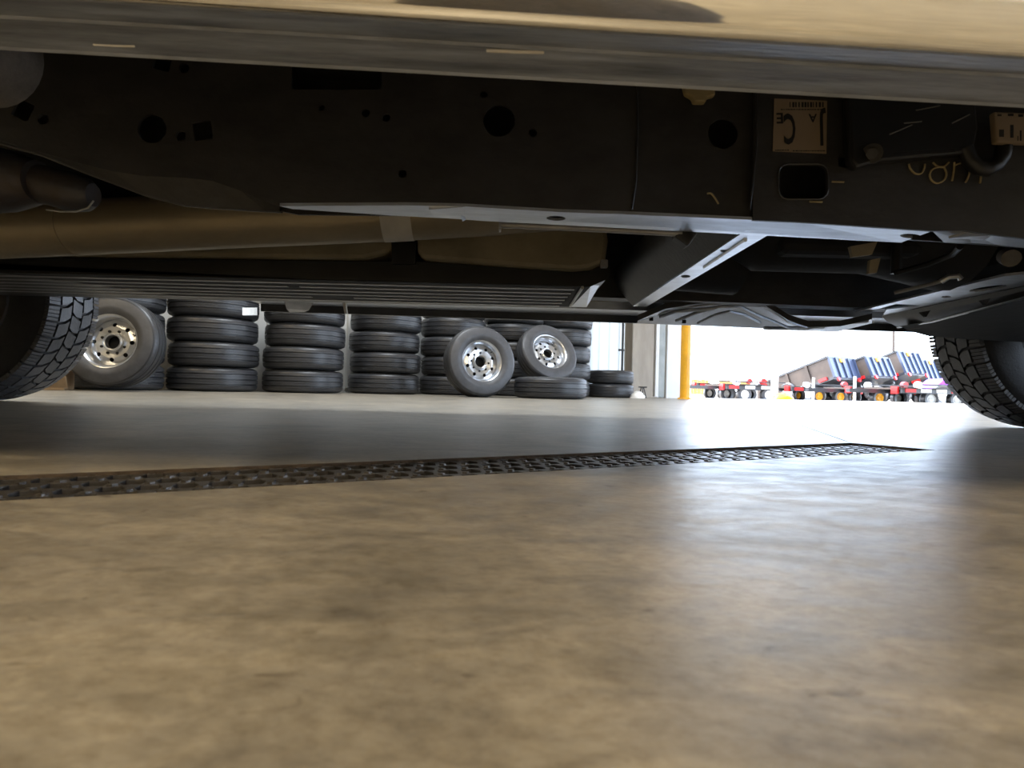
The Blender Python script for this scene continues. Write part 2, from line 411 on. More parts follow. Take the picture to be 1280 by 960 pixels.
_r.color_ramp.elements[0].color = (0.17, 0.20, 0.215, 1); _r.color_ramp.elements[1].color = (0.25, 0.28, 0.295, 1)
_n.links.new(_x.outputs['Fac'], _r.inputs['Fac']); _n.links.new(_r.outputs['Color'], _t.inputs['Color'])
_d.inputs['Color'].default_value = (0.6, 0.62, 0.63, 1); _m.inputs['Fac'].default_value = 0.6
_n.links.new(_d.outputs[0], _m.inputs[1]); _n.links.new(_t.outputs[0], _m.inputs[2]); _n.links.new(_m.outputs[0], _o.inputs['Surface'])
win = thing('window_1', None, None, SN((PS0 + PS1) / 2, WN + 0.1)); win['kind'] = 'structure'
_w = (PS1 - PS0) / 4
for k in range(4):
    a, b = PS0 + k * _w, PS0 + (k + 1) * _w
    MB().loft([[SN(a, WN + 0.06, 0.06), SN(a + 0.02, WN + 0.03, 0.06), SN(a + 0.05, WN + 0.03, 0.06), SN(a + 0.07, WN + 0.06, 0.06), SN(b, WN + 0.06, 0.06)], [SN(a, WN + 0.06, 4.4), SN(a + 0.02, WN + 0.03, 4.4), SN(a + 0.05, WN + 0.03, 4.4), SN(a + 0.07, WN + 0.06, 4.4), SN(b, WN + 0.06, 4.4)]]).build('panel', FIBRE, win)
wall_box('door_header', D0, D1, WN, WN + 0.35, 4.4, CEIL_Z, WALLM, wb_)
wall_box('far_pier', D1, S1, WN, WN + 0.35, -0.011, CEIL_Z, WALLM, wb_)
rib_me = MB().prism([(-0.03, 0, 0), (0.03, 0, 0), (0.018, -0.028, 0), (-0.018, -0.028, 0)], (0, 0, CEIL_Z - 0.1)).mesh('panel_rib', WALLM)
s = S0 + 0.2
while s < PS0 - 0.1:
    place('panel_rib', rib_me, Matrix.Translation(SN(s, WN, 0.05)) @ RW.to_4x4(), wb_); s += 0.225
wall_box('wall_left', S0 - 0.25, S0, N0, WN + 0.35, -0.011, CEIL_Z, WALLW)
wr_ = wall_box('wall_right', S1, S1 + 0.25, N0, N0 + 1.0, -0.011, CEIL_Z, WALLW)      # open bay doors on this side too
wall_box('door_header', S1, S1 + 0.25, N0 + 1.0, WN - 0.6, 4.4, CEIL_Z, WALLW, wr_)
wall_box('corner_pier', S1, S1 + 0.25, WN - 0.6, WN + 0.35, -0.011, CEIL_Z, WALLW, wr_)
FD0, FD1 = 5.5, 16.0
wf_ = wall_box('wall_front', S0 - 0.25, FD0, N0 - 0.25, N0, -0.011, CEIL_Z, WALLW)
wall_box('door_header', FD0, FD1, N0 - 0.25, N0, 4.4, CEIL_Z, WALLW, wf_)
wall_box('corner_pier', FD1, S1 + 0.25, N0 - 0.25, N0, -0.011, CEIL_Z, WALLW, wf_)
wall_box('ceiling', S0 - 0.25, S1 + 0.25, N0 - 0.25, WN + 0.35, CEIL_Z, CEIL_Z + 0.2, CEIL)
bb = MB()
# door jamb assembly at the end of the wall
def upright(name, px0, px1, off, dep, m, cat=None, label=None, z1=4.4, bev=0.0):
    a, b = wallS(px0, off), wallS(px1, off)
    o = MB().prism([SN(a, WN - off, 0), SN(b, WN - off, 0), SN(b, WN - off + dep, 0), SN(a, WN - off + dep, 0)], (0, 0, z1)).build(name, m, None, bevel=bev)
    return o
j = upright('trim_1', 833, 852, 0.16, 0.5, JAMB); tag(j, kind='structure')
# I section column
cs0, cs1 = wallS(789, 0.22), wallS(815, 0.22)
colm = thing('steel_column', 'tan painted steel column beside the grey door track', 'column', SN((cs0 + cs1) / 2, WN - 0.15))
for nm, n0, n1, a, b in (('flange', WN - 0.24, WN - 0.22, cs0, cs1), ('flange', WN - 0.06, WN - 0.04, cs0, cs1), ('web', WN - 0.22, WN - 0.06, (cs0 + cs1) / 2 - 0.01, (cs0 + cs1) / 2 + 0.01)):
    MB().prism([SN(a, n0, 0), SN(b, n0, 0), SN(b, n1, 0), SN(a, n1, 0)], (0, 0, CEIL_Z - 0.02)).build(nm, COLM, colm)
MB().prism([SN(cs0 - 0.05, WN - 0.3, 0), SN(cs1 + 0.04, WN - 0.3, 0), SN(cs1 + 0.04, WN - 0.02, 0), SN(cs0 - 0.05, WN - 0.02, 0)], (0, 0, 0.02)).build('base_plate', COLM, colm)
ts0, ts1 = wallS(818.5, 0.2), wallS(832, 0.2)
trk = thing('door_track', 'grey steel overhead door track beside the white jamb', 'door track', SN((ts0 + ts1) / 2, WN - 0.1))
MB().prism([SN(ts0 + 0.06, WN - 0.17, 0.01), SN(ts1, WN - 0.17, 0.01), SN(ts1, WN - 0.015, 0.01), SN(ts0 + 0.06, WN - 0.015, 0.01)], (0, 0, 4.6)).build('channel', TRACK, trk)
MB().prism([SN(ts0, WN - 0.21, 0.01), SN(ts0 + 0.07, WN - 0.21, 0.01), SN(ts0 + 0.07, WN - 0.015, 0.01), SN(ts0, WN - 0.015, 0.01)], (0, 0, 4.6)).build('edge_angle', JAMB, trk)
# conduit
sc_ = wallS(778, 0.12)
cd = thing('conduit_pipe', 'thin dark conduit pipe clamped up the white panel wall', 'pipe', SN(sc_, WN - 0.1))
MB().tube([SN(sc_, WN - 0.1, 0.02), SN(sc_, WN - 0.1, CEIL_Z - 0.05)], 0.018, 10).build('pipe', BLACKP, cd, True)
for z in (0.75, 2.2, 3.8):
    MB().box(SN(sc_, WN - 0.075, z), (0.08, 0.06, 0.03), RW).build('clamp', BLACKP, cd)
# yellow bollard
bp = P(856, 490, 8.8); bp.z = 0
bol = thing('safety_bollard', 'yellow steel safety bollard beside the open bay door', 'bollard', bp)
MB().tube([bp + Vector((0, 0, 0.02)), bp + Vector((0, 0, 1.38))], 0.074, 28).build('post', YELLOW, bol, True)
MB().lathe([(0.0, 0.055), (0.03, 0.05), (0.055, 0.033), (0.07, 0.01), (0.074, 0)], 28, Matrix.Translation(bp + Vector((0, 0, 1.38)))).build('cap', YELLOW, bol, True)
MB().lathe([(0.0, 0.02), (0.10, 0.02), (0.11, 0.008), (0.11, 0.0)], 28, Matrix.Translation(bp)).build('collar', YELLOW, bol, True)

# ------------------------------------------------------------------ trench drain grate
gr = thing('drain_grate', 'black cast iron honeycomb grate set in the concrete floor', 'drain grate', (GR(0, 0.08).x, GR(0, 0.08).y, -0.011))
holes = []
rows = 4; pitch = 0.0345; pw = GW / rows
L_ = T1 - T0
for rI in range(rows):
    k = 0
    t = T0 + 0.02 + (pitch / 2 if rI % 2 else 0)
    while t < T1 - 0.045:
        c = GR(t + pitch / 2, (rI + 0.5) * pw); hl, hw = pitch * 0.40, pw * 0.42
        h = []
        for (a, b) in ((-1, 0), (-0.62, -1), (0.62, -1), (1, 0), (0.62, 1), (-0.62, 1)):
            q = c + GD * (a * hl) + GN * (b * hw); h.append((q.x, q.y))
        holes.append(h); t += pitch
go = [GR(T0 + 0.003, 0.003), GR(T1 - 0.004, 0.003), GR(T1 - 0.032, GW - 0.003), GR(T0 + 0.003, GW - 0.003)]
MB().plate([tuple(p) for p in go], holes, lambda x, y: (x, y, -0.0057), (0, 0, -0.016)).build('grate_web', IRON, gr)
MB().plate([tuple(p) for p in go], holes, lambda x, y: (x, y, -0.0045), (0, 0, -0.0012)).build('worn_lit_top', CAST, gr)  # paler worn top also paints light onto the edges above the dark web
for w0 in (0.0005, GW - 0.003):
    MB().prism([(*GR(T0, w0), -0.0004), (*GR(T1 - 0.032, w0), -0.0004), (*GR(T1 - 0.032, w0 + 0.0025), -0.0004), (*GR(T0, w0 + 0.0025), -0.0004)], (0, 0, -0.012)).build('frame_edge', DIRT, gr)
lug = MB()
lug.prism([(0.006, 0, 0), (0, 0.004, 0), (-0.006, 0, 0), (0, -0.004, 0)], (0, 0, 0.003))
lugs = MB()
for rI in range(1, rows):
    t = T0 + 0.02 + (pitch / 2 if rI % 2 else 0)
    while t < T1 - 0.045:
        c = GR(t, rI * pw)
        lugs.prism([(c.x + GD.x * 0.005, c.y + GD.y * 0.005, -0.0046), (c.x + GN.x * 0.004, c.y + GN.y * 0.004, -0.0046), (c.x - GD.x * 0.005, c.y - GD.y * 0.005, -0.0046), (c.x - GN.x * 0.004, c.y - GN.y * 0.004, -0.0046)], (0, 0, 0.0025))
        t += pitch
lu = lugs.build('anti_slip_studs', CAST, gr); lu['kind'] = 'stuff'

# ------------------------------------------------------------------ outside ground
go_ = -0.14
ap = MB().prism([SN(-30, WN + 0.35, -0.011), SN(60, WN + 0.35, -0.011), SN(60, WN + 3.5, go_ + 0.0), SN(-30, WN + 3.5, go_ + 0.0)], (0, 0, -0.2)).build('ground_apron', APRON); tag(ap, kind='structure')
yd = MB().prism([SN(-150, -200, go_ + 0.1), SN(250, -200, go_ + 0.1), SN(250, N0 - 0.25, -0.02), SN(-150, N0 - 0.25, -0.02)], (0, 0, -0.2)).build('ground_yard', GRAVEL); tag(yd, kind='structure')
ys = MB().prism([SN(S1, N0 - 0.25, -0.02), SN(250, N0 - 0.25, -0.02), SN(250, WN + 0.35, -0.02), SN(S1, WN + 0.35, -0.02)], (0, 0, -0.2)).build('ground_side', GRAVEL); tag(ys, kind='structure')
gg = MB().prism([SN(-150, WN + 3.5, go_), SN(250, WN + 3.5, go_), SN(250, 300, go_), SN(-150, 300, go_)], (0, 0, -0.2)).build('ground_gravel', GRAVEL); tag(gg, kind='structure')

# ------------------------------------------------------------------ the truck
truck = thing('pickup_truck', 'pickup truck seen from below, black frame rail and bright sill above the floor', 'truck', (0, 1.48, 0))
TX = lambda px, Y: P(px, 480, Y).x
XL, XR = -1450, 2750
def line(y0, sl, Y, n=24, x0=XL, x1=XR):
    return [P(x0 + (x1 - x0) * k / (n - 1), y0 + sl * (x0 + (x1 - x0) * k / (n - 1)), Y) for k in range(n)]
def shift(c, dy, dz): return [p + Vector((0, dy, dz)) for p in c]
# rocker
A = line(61, 0.0565, 0.53); B = line(20.5, 0.0582, 0.488); B2 = line(18.5, 0.0582, 0.4865); Cc = line(-4.5, 0.0616, 0.462)
sill = MB().loft([shift(A, 0.0, 0.06), shift(A, 0.0, 0.0), shift(A, -0.002, -0.0022), shift(A, -0.004, 0), shift(B, 0.001, 0.0), shift(B, 0, -0.0018), B2, Cc, shift(Cc, 0.0, 0.012)])
sill.build('sill_trim', SILL, truck)
Dd = line(-11.5, 0.0616, 0.459)
rp = MB().loft([shift(Cc, -0.0005, 0.001), shift(Cc, -0.003, 0.0005), shift(Dd, -0.004, 0.0), shift(Dd, -0.0073, 0.006), shift(Dd, -0.0119, 0.016), shift(Dd, -0.0193, 0.036), shift(Dd, -0.0285, 0.068), shift(Dd, -0.038, 0.11), shift(Dd, -0.058, 0.17), shift(Dd, -0.062, 0.24), shift(Dd, -0.062, 0.34)])
rp.build('rocker_panel', CHROME, truck, True)
for k, (x0, x1, y, r) in enumerate(((608, 680, 64, 0.0016), (117, 168, 57, 0.0008))):
    MB().tube([P(x0, y + 0.0 - 1, 0.4935), P((x0 + x1) / 2, y + 0.5, 0.4935), P(x1, y + 1, 0.4935)], r, 6).build('scuff_mark', PAPER, truck)

# main frame rail, near side
RY = 0.95
def rl(px, py, Y=RY): return P(px, py, Y)
ridge = [(-420, 100), (-200, 128), (-60, 160), (0, 176), (50, 190), (100, 204), (140, 214), (180, 220), (230, 222), (265, 226), (300, 238), (330, 252), (350, 257.5)]
nearedge = [(420, 257), (500, 256.5), (540, 257), (580, 258), (700, 265), (790, 268), (1000, 277.5), (1165, 288.5), (1205, 288), (1240, 293), (1300, 300), (1500, 312), (1800, 330), (2300, 352)]
outline = ridge + nearedge + [(2300, 60), (1280, 12), (640, -20), (0, -50), (-420, -70)]
H = [circ(190, 161, 18, 28), circ(226, 170, 6.8, 14), circ(54, 149, 7, 14), circ(230, 85, 6.5, 14), circ(402, 135, 4, 10), circ(457, 141, 5.5, 12), circ(483, 147, 5.5, 12),
     circ(624, 151, 20, 28), circ(605, 118, 5, 12), circ(666, 166, 5.5, 12), circ(503, 217, 5.5, 12), circ(653, 99, 3, 8), circ(511, 91, 3, 8),
     rrect(17, 126, 40, 149, 2, 0.45), rrect(241, 151, 265, 175, 2, -0.17), rrect(192, 66, 214, 88, 2, 0.25), rrect(364, 76, 477, 112, 5, 0.0)]
Ho = [p for p in outline if p[0] <= 800] ; 
out1 = ridge + [p for p in nearedge if p[0] <= 790] + [(798, 268.5), (800, -20), (640, -20), (0, -50), (-420, -70)]
MB().plate(out1, H, lambda x, y: rl(x, y), (0, 0.005, 0)).build('frame_rail', FRAME, truck)
out2 = [(780, 267), (943, 275), (943, 0), (780, -20)]
MB().plate(out2, [circ(904, 167, 19, 28)], lambda x, y: rl(x, y, RY + 0.008), (0, 0.005, 0)).build('rail_splice_plate', FRAME, truck)
out3 = [(941, 275), (1000, 277.5), (1165, 288.5), (1205, 288), (1240, 293), (1300, 300), (1500, 312), (1800, 330), (2300, 352), (2300, 60), (1280, 12), (945, 0)]
MB().plate(out3, [rrect(974, 206, 1034, 248, 11), rrect(1048, 196, 1059, 209, 1.5)], lambda x, y: rl(x, y, RY - 0.003), (0, 0.006, 0)).build('front_rail', FRAME, truck)
rim_ = rrect(973, 205, 1035, 249, 12); rim_.append(rim_[0])
MB().tube([rl(x, y, RY - 0.004) for x, y in rim_], 0.0016, 6).build('opening_rim', FRAME_L, truck, True)
# vertical seams of the splice
MB().tube([rl(797, 70, RY - 0.001), rl(797, 170, RY - 0.001), rl(795, 225, RY - 0.001), rl(790, 262, RY - 0.001)], 0.0018, 6).build('weld_seam', FRAME_L, truck, True)
MB().tube([rl(946, 90, RY - 0.004), rl(946, 180, RY - 0.004), rl(941, 230, RY - 0.004), rl(937, 262, RY - 0.004)], 0.0018, 6).build('weld_seam', FRAME_L, truck, True)
# inner wall of the box rail and its lower lip
inner = [(-420, 95), (0, 168), (100, 200), (350, 250), (580, 252), (1000, 272), (1240, 288), (1800, 325), (2300, 347), (2300, 60), (-420, -70)]
MB().plate(inner, [], lambda x, y: Vector((rl(x, y).x, 1.03, rl(x, y).z)), (0, 0.005, 0)).build('inner_rail_wall', FRAME, truck)
low = [(-420, 106), (-200, 133), (-60, 164), (0, 179), (50, 193), (100, 213), (140, 228), (180, 243), (230, 256), (265, 259), (300, 261), (330, 263), (350, 264)]
lipa = [rl(*p) for p in ridge]; lipb = [P(x, y, RY + 0.014) for x, y in low]
MB().loft([lipa, lipb, shift(lipb, 0.012, 0.0), shift(lipb, 0.012, 0.01)]).build('rail_lip', FRAME, truck)
MB().tube(shift(lipb, 0.004, 0), 0.0022, 6).build('lip_edge', FRAME_L, truck, True)
# underside flange with slots
near3 = [rl(350, 257.5)] + [rl(*p) for p in nearedge if p[0] < 1166]
def railz(x):
    for a, b in zip(near3, near3[1:]):
        if a.x <= x <= b.x: return a.z + (b.z - a.z) * (x - a.x) / (b.x - a.x)
    return near3[0].z if x < near3[0].x else near3[-1].z
fo = [(p.x, RY - 0.001) for p in near3] + [(near3[-1].x, 1.026), (rl(600, 300).x, 1.026), (rl(560, 300).x, 1.02), (rl(480, 300).x, 1.005), (rl(420, 300).x, 0.985), (rl(360, 300).x, 0.965)]
def slotxy(px, py, rx, ry):
    out = []
    for k in range(14):
        a = 2 * PI * k / 14; q = Pz(px + rx * math.cos(a), py + ry * math.sin(a), railz(rl(px, 280).x)); out.append((q.x, q.y))
    return out
MB().plate(fo, [slotxy(695, 272.5, 12, 3), slotxy(1138, 294, 13, 2.6)], lambda x, y: (x, y, railz(x) - 0.0005), (0, 0, 0.005)).build('rail_flange', FRAME_LIGHT, truck)
# overlap step and right end of the flange
MB().prism([P(536, 262, 0.956), P(580, 259, 0.949), P(581, 274, 1.02), P(543, 271, 1.01)], (0, 0, 0.006)).build('flange_overlap', FRAME_LIGHT, truck)
MB().loft([[rl(577, 257), rl(583, 258)], [P(576, 268, 0.99), P(584, 266, 0.99)], [P(578, 277, 1.02), P(582, 275, 1.02)]]).build('flange_tab', FRAME_LIGHT, truck)
MB().loft([[rl(1165, 288.5, 0.948), rl(1205, 288, 0.948), rl(1240, 293, 0.948), rl(1300, 300, 0.948), rl(1800, 330, 0.948)], [P(1180, 303, 1.02), P(1215, 304, 1.02), P(1245, 306, 1.02), P(1300, 312, 1.02), P(1800, 345, 1.02)]]).build('front_flange', FRAME_L, truck)
MB().prism([P(1186, 298, 0.97), P(1208, 292, 0.955), P(1245, 293.5, 0.955), P(1228, 300, 0.985)], (0, 0, 0.004)).build('wear_pad', FRAME_LIGHT, truck)
# line under the rail
MB().tube([P(626, 281, 1.05), P(700, 284, 1.05), P(780, 288, 1.05), P(852, 292, 1.05)], 0.0058, 10).build('brake_line', RIBM, truck, True)
MB().box(P(625, 281, 1.05), (0.004, 0.02, 0.022)).build('line_bracket', RIBM, truck)
MB().box(P(855, 296, 1.06), (0.03, 0.03, 0.03), Matrix.Rotation(0.6, 3, 'Y')).build('line_bracket', BLACKP, truck, bevel=0.003)

# frame label, printed upside down, its square code left out
ly = RY - 0.0045
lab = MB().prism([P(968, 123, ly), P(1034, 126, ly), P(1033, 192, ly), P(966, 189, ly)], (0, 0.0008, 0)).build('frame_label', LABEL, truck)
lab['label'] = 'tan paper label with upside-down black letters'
def text(body, px, py, hpx, parent, m=INK, rot=PI, Y=None, sx=1.0, align='CENTER', depth=RY - 0.0052):
    cu = bpy.data.curves.new('printed_text', 'FONT'); cu.body = body; cu.align_x = align; cu.align_y = 'CENTER'
    cu.size = hpx * depth / F / 0.70; cu.extrude = 0.0001; cu.offset = 0.02 * cu.size; cu.resolution_u = 3
    cu.materials.append(m)
    tmp = bpy.data.objects.new('printed_text', cu); COL.objects.link(tmp)
    dg = bpy.context.evaluated_depsgraph_get(); dg.update()
    me = bpy.data.meshes.new_from_object(tmp.evaluated_get(dg)); COL.objects.unlink(tmp); bpy.data.objects.remove(tmp)
    o = bpy.data.objects.new('printed_text', me); COL.objects.link(o)
    o.matrix_basis = Matrix.Translation(P(px, py, depth)) @ Matrix.Rotation(ROLL * -1 - 0.02, 4, 'Y') @ Matrix.Rotation(PI / 2, 4, 'X') @ Matrix.Rotation(rot, 4, 'Z') @ Matrix.Diagonal((sx, 1, 1, 1))
    adopt(o, parent); return o
text('J', 1027, 162, 35, lab, sx=0.55); text('A', 1016, 147, 10, lab); text('C', 987, 159, 37, lab, sx=0.42); text('E', 975, 147, 13, lab)
bars = MB(); x = 987
random.seed(3)
while x < 1031:
    w = random.choice((1.2, 1.8, 2.6)); bars.prism([P(x, 127.5, ly - 0.0004), P(x + w, 127.6, ly - 0.0004), P(x + w, 134, ly - 0.0004), P(x, 133.9, ly - 0.0004)], (0, 0.0002, 0)); x += w + random.choice((1.0, 1.6, 2.2))
bars.build('bar_code', INK, lab)['kind'] = 'stuff'
fine = MB()
for (y0, x0, x1) in ((136.2, 976, 1031), (187.0, 969, 984), (187.8, 991, 1031)):
    x = x0
    while x < x1:
        w = random.uniform(1.0, 3.0); fine.prism([P(x, y0, ly - 0.0004), P(x + w, y0, ly - 0.0004), P(x + w, y0 + 1.3, ly - 0.0004), P(x, y0 + 1.3, ly - 0.0004)], (0, 0.0002, 0)); x += w + random.uniform(0.6, 1.5)
fine.build('fine_print', INK, lab)['kind'] = 'stuff'

# marker number, written upside down on the rail
my = RY - 0.0048
for st in ([(1136, 205), (1138, 211), (1144, 217), (1151, 217), (1155, 211), (1156, 205)],
           [(1166, 203), (1172, 208), (1180, 208), (1186, 203)],
           [(1180, 209), (1183, 217), (1180, 225), (1172, 229), (1165, 226), (1162, 219), (1165, 212), (1172, 209), (1180, 209)],
           [(1193, 203), (1192, 215), (1190, 226)], [(1193, 207), (1201, 204), (1209, 207), (1212, 214), (1210, 222), (1207, 228)],
           [(1226, 212), (1226, 222), (1225, 229)], [(884, 242), (889, 242), (894, 248), (898, 255)], [(1040, 227), (1055, 227.5)], [(1012, 252), (1028, 252.5)]):
    q_ = [Vector(p) for p in st]; sm = []
    for i in range(len(q_) - 1):
        p0, p1, p2, p3 = q_[max(i - 1, 0)], q_[i], q_[i + 1], q_[min(i + 2, len(q_) - 1)]
        for t in (0, 0.25, 0.5, 0.75):
            sm.append(0.5 * ((2 * p1) + (p2 - p0) * t + (2 * p0 - 5 * p1 + 4 * p2 - p3) * t * t + (3 * p1 - p0 - 3 * p2 + p3) * t ** 3))
    sm.append(q_[-1])
    mk = MB().tube([P(x, y, my if x > 940 else RY + 0.006) for x, y in sm], 0.0016, 6).build('marker_stroke', CHALK, truck)
# clip, module, hose and tag on the rail
MB().prism([P(853, 100, 0.94), P(893, 100, 0.94), P(895, 118, 0.94), P(884, 121, 0.94), P(883, 127, 0.94), P(868, 127, 0.94), P(866, 121, 0.94), P(857, 116, 0.94)], (0, 0.014, 0)).build('plastic_clip', CLIPM, truck, bevel=0.003)
mod = MB().prism([P(1060, 90, 0.925), P(1218, 96, 0.925), P(1224, 160, 0.925), P(1220, 182, 0.925), P(1204, 192, 0.925), P(1098, 202, 0.925), P(1072, 210, 0.925), P(1063, 200, 0.925)], (0, 0.02, 0)).build('shield_bracket', BLACKP, truck, bevel=0.005)
MB().prism([P(1116, 191, 0.9245), P(1193, 186, 0.9245), P(1194, 190, 0.9245), P(1117, 195, 0.9245)], (0, 0.004, 0)).build('slot', BLACK, mod)
MB().tube([P(1090, 192, 0.925), P(1090, 192, 0.912)], 0.009, 6).build('bolt', FRAME_L, mod)
MB().tube([P(1090, 192, 0.925), P(1090, 192, 0.921)], 0.0155, 18).build('washer', FRAME, mod)
for (a, b) in (((1112, 168), (1140, 156)), ((1190, 154), (1212, 143)), ((1130, 154), (1152, 152)), ((1145, 138), (1175, 132))):
    MB().tube([P(*a, 0.9248), P(*b, 0.9248)], 0.0012, 5).build('scuff', GREYM, mod)
hs = [(1206, 185), (1212, 200), (1222, 210), (1234, 212), (1245, 206), (1253, 195), (1255, 184), (1256, 176)]
MB().tube([P(x, y, 0.93) for x, y in hs], 0.0115, 12).build('hose', BLACKP, truck, True)
hb = P(1262, 160, 0.93)
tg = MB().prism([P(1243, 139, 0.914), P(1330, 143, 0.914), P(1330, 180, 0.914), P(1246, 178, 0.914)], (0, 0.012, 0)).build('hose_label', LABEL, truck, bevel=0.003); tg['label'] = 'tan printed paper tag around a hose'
for (x0, y0, x1, y1) in ((1247, 143, 1252, 145), (1260, 142, 1267, 145), (1273, 143, 1279, 146), (1249, 162, 1255, 171), (1263, 156, 1267, 172), (1272, 170, 1273, 176), (1275, 163, 1277, 176)):
    MB().prism([P(x0, y0, 0.9137), P(x1, y0, 0.9137), P(x1, y1, 0.9137), P(x0, y1, 0.9137)], (0, 0.0008, 0)).build('print_mark', INK, tg)
# grey body mount (top left) and muffler end
bmn = MB().lathe([(0, -0.05), (0.045, -0.05), (0.06, -0.042), (0.066, -0.025), (0.066, 0.04)], 28, Matrix.Translation(P(-33, 59, 0.80)) @ Matrix.Rotation(PI / 2, 4, 'X') @ Matrix.Rotation(PI, 4, 'X'))
bmn.build('body_mount', GREYM, truck, True)
cA = [P(-260, 235, 1.16), P(-40, 228, 1.14), P(8, 226, 1.13), P(50, 228, 1.12)]
MB().tube(cA, [0.062, 0.062, 0.060, 0.040], 28).build('muffler_body', RUSTY, truck, True)
MB().tube([P(44, 229, 1.13), P(62, 233, 1.13), P(88, 240, 1.13), P(108, 243, 1.13), P(117, 244, 1.13)], [0.040, 0.036, 0.038, 0.033, 0.022], 24).build('exhaust_coupling', RUSTY, truck, True)
MB().tube([P(58, 262, 1.11), P(75, 264.5, 1.11), P(95, 264.5, 1.11), P(110, 260, 1.11), P(117, 251, 1.11)], 0.0017, 6).build('clamp_edge', RIBM, truck, True)

# drive shaft
def shaft_pt(px, low_py, Y, r):
    p = P(px, low_py, Y); return p + Vector((0, 0.012, r * 1.03))
spts = [(-900, 356, 1.36, 0.066), (-300, 334, 1.37, 0.066), (0, 322, 1.38, 0.066), (300, 308.5, 1.40, 0.066), (480, 301, 1.42, 0.066), (620, 293, 1.44, 0.066)]
MB().tube([shaft_pt(*q) for q in spts] + [shaft_pt(720, 287, 1.46, 0.06), shaft_pt(760, 283, 1.47, 0.04)], [q[3] for q in spts] + [0.055, 0.035], 40).build('drive_shaft', SHAFT, truck, 70)
MB().tube([shaft_pt(476, 301.2, 1.42, 0.066), shaft_pt(513, 299.2, 1.425, 0.066)], 0.0672, 40, caps=False).build('shaft_paper_band', PAPER, truck, True)
MB().tube([shaft_pt(84, 318.4, 1.385, 0.066), shaft_pt(87, 318.2, 1.385, 0.066)], 0.0674, 40).build('shaft_weld', SHAFT, truck, True)
# fuel tank, two tan lobes over a ribbed black shield (far side)
TY = 1.60
MB().prism([P(x, y, TY) for x, y in ((-500, 262), (470, 262), (488, 280), (492, 306), (486, 316), (455, 324), (300, 322), (0, 318), (-500, 312))], (0, 0.5, 0)).build('tank_lobe', TANK, truck, bevel=0.018)
MB().prism([P(x, y, TY - 0.01) for x, y in ((519, 262), (745, 262), (757, 275), (761, 300), (757, 328), (735, 336), (715, 338), (530, 324), (521, 316))], (0, 0.5, 0)).build('tank_lobe', TANK, truck, bevel=0.018)
MB().prism([P(x, y, TY - 0.006) for x, y in ((488, 262), (521, 262), (519, 330), (490, 330))], (0, 0.4, 0)).build('tank_strap', BLACKP, truck)
MB().prism([P(x, y, TY + 0.01) for x, y in ((-600, 300), (-600, 318), (0, 322), (455, 327), (520, 327), (715, 340), (740, 338), (757, 331), (764, 336), (757, 350), (738, 358), (400, 349.5), (0, 341), (-600, 327))], (0, 0.45, 0)).build('tank_shield', BLACKP, truck)
nb = [P(-600, 328, 1.61), P(0, 341, 1.61), P(400, 350.3, 1.61), P(738, 358.5, 1.61)]
def on_z(px, py, z): return Pz(px, py, z)
fb = [on_z(-600, 346, nb[0].z - 0.0), on_z(0, 364, nb[1].z), on_z(400, 375.5, nb[2].z), on_z(714, 383.5, nb[3].z)]
MB().loft([nb, fb, [p + Vector((0, 0, 0.05)) for p in fb]]).build('shield_bottom', BLACK, truck)
for k in range(6):
    t0 = 0.12 + k * 0.168
    for (a, b) in (((0.0, 0.66), (0.675, 0.985)) if k == 1 else ((0, 0.69), (0.74, 0.985)) if k == 4 else ((0.0, 0.985),)):
        pts = []
        for q in range(9):
            sx = a + (b - a) * q / 8
            seg = min(2, 0 if sx < 0.3 else 1 if sx < 0.7 else 2)
            lo_, hi_ = (0, 0.3, 0.7, 1.0)[seg], (0, 0.3, 0.7, 1.0)[seg + 1]
            f_ = (sx - lo_) / (hi_ - lo_)
            pn = nb[seg].lerp(nb[seg + 1], f_); pf = fb[seg].lerp(fb[seg + 1], f_)
            pts.append(pn.lerp(pf, t0))
        rb = MB().loft([[p + Vector((0, -0.008, 0.001)) for p in pts], [p + Vector((0, -0.006, -0.0022)) for p in pts], [p + Vector((0, 0.006, -0.0022)) for p in pts], [p + Vector((0, 0.008, 0.001)) for p in pts]])
        rb.build('shield_rib', RIBM, truck)
e0 = [nb[3], P(752, 352, 1.63), P(762, 338, 1.64)]; e1 = [fb[3], P(733, 384, 2.03), P(755, 348, 2.03)]
MB().loft([e0, e1]).build('shield_end', FRAME_LIGHT, truck)
MB().tube([P(728, 359.5, 1.6), Pz(713, 382.5, nb[3].z - 0.004)], 0.005, 6).build('shield_rib', RIBM, truck)
MB().box(P(755, 330, 1.59), (0.02, 0.02, 0.022)).build('shield_bolt', RIBM, truck, bevel=0.003)

# far side: rail, sill flange and brackets
MB().prism([Vector((-2.7, 1.94, 0.46)), Vector((-1.7, 1.94, 0.44)), Vector((0.2, 1.94, 0.425)), Vector((1.3, 1.94, 0.41)), Vector((2.7, 1.94, 0.43)), Vector((2.7, 1.94, 0.66)), Vector((-2.7, 1.94, 0.70))], (0, 0.075, 0)).build('far_frame_rail', FRAME, truck)
def fline(off, Y, x0=326, x1=1190): return [P(x0 + (x1 - x0) * k / 11, 378.5 + 0.032 * (x0 + (x1 - x0) * k / 11) + off, Y) for k in range(12)]
zz = fline(-9, 2.46)
MB().loft([[Vector((p.x, 2.28, p.z + 0.03)) for p in zz], [Vector((p.x, 2.29, p.z)) for p in zz], zz]).build('far_sill_flange', FRAME_LIGHT, truck)
MB().loft([zz, fline(0, 2.46), shift(fline(0, 2.46), 0.012, 0), shift(zz, 0.012, 0.02)]).build('far_sill_lip', FRAME_L, truck)
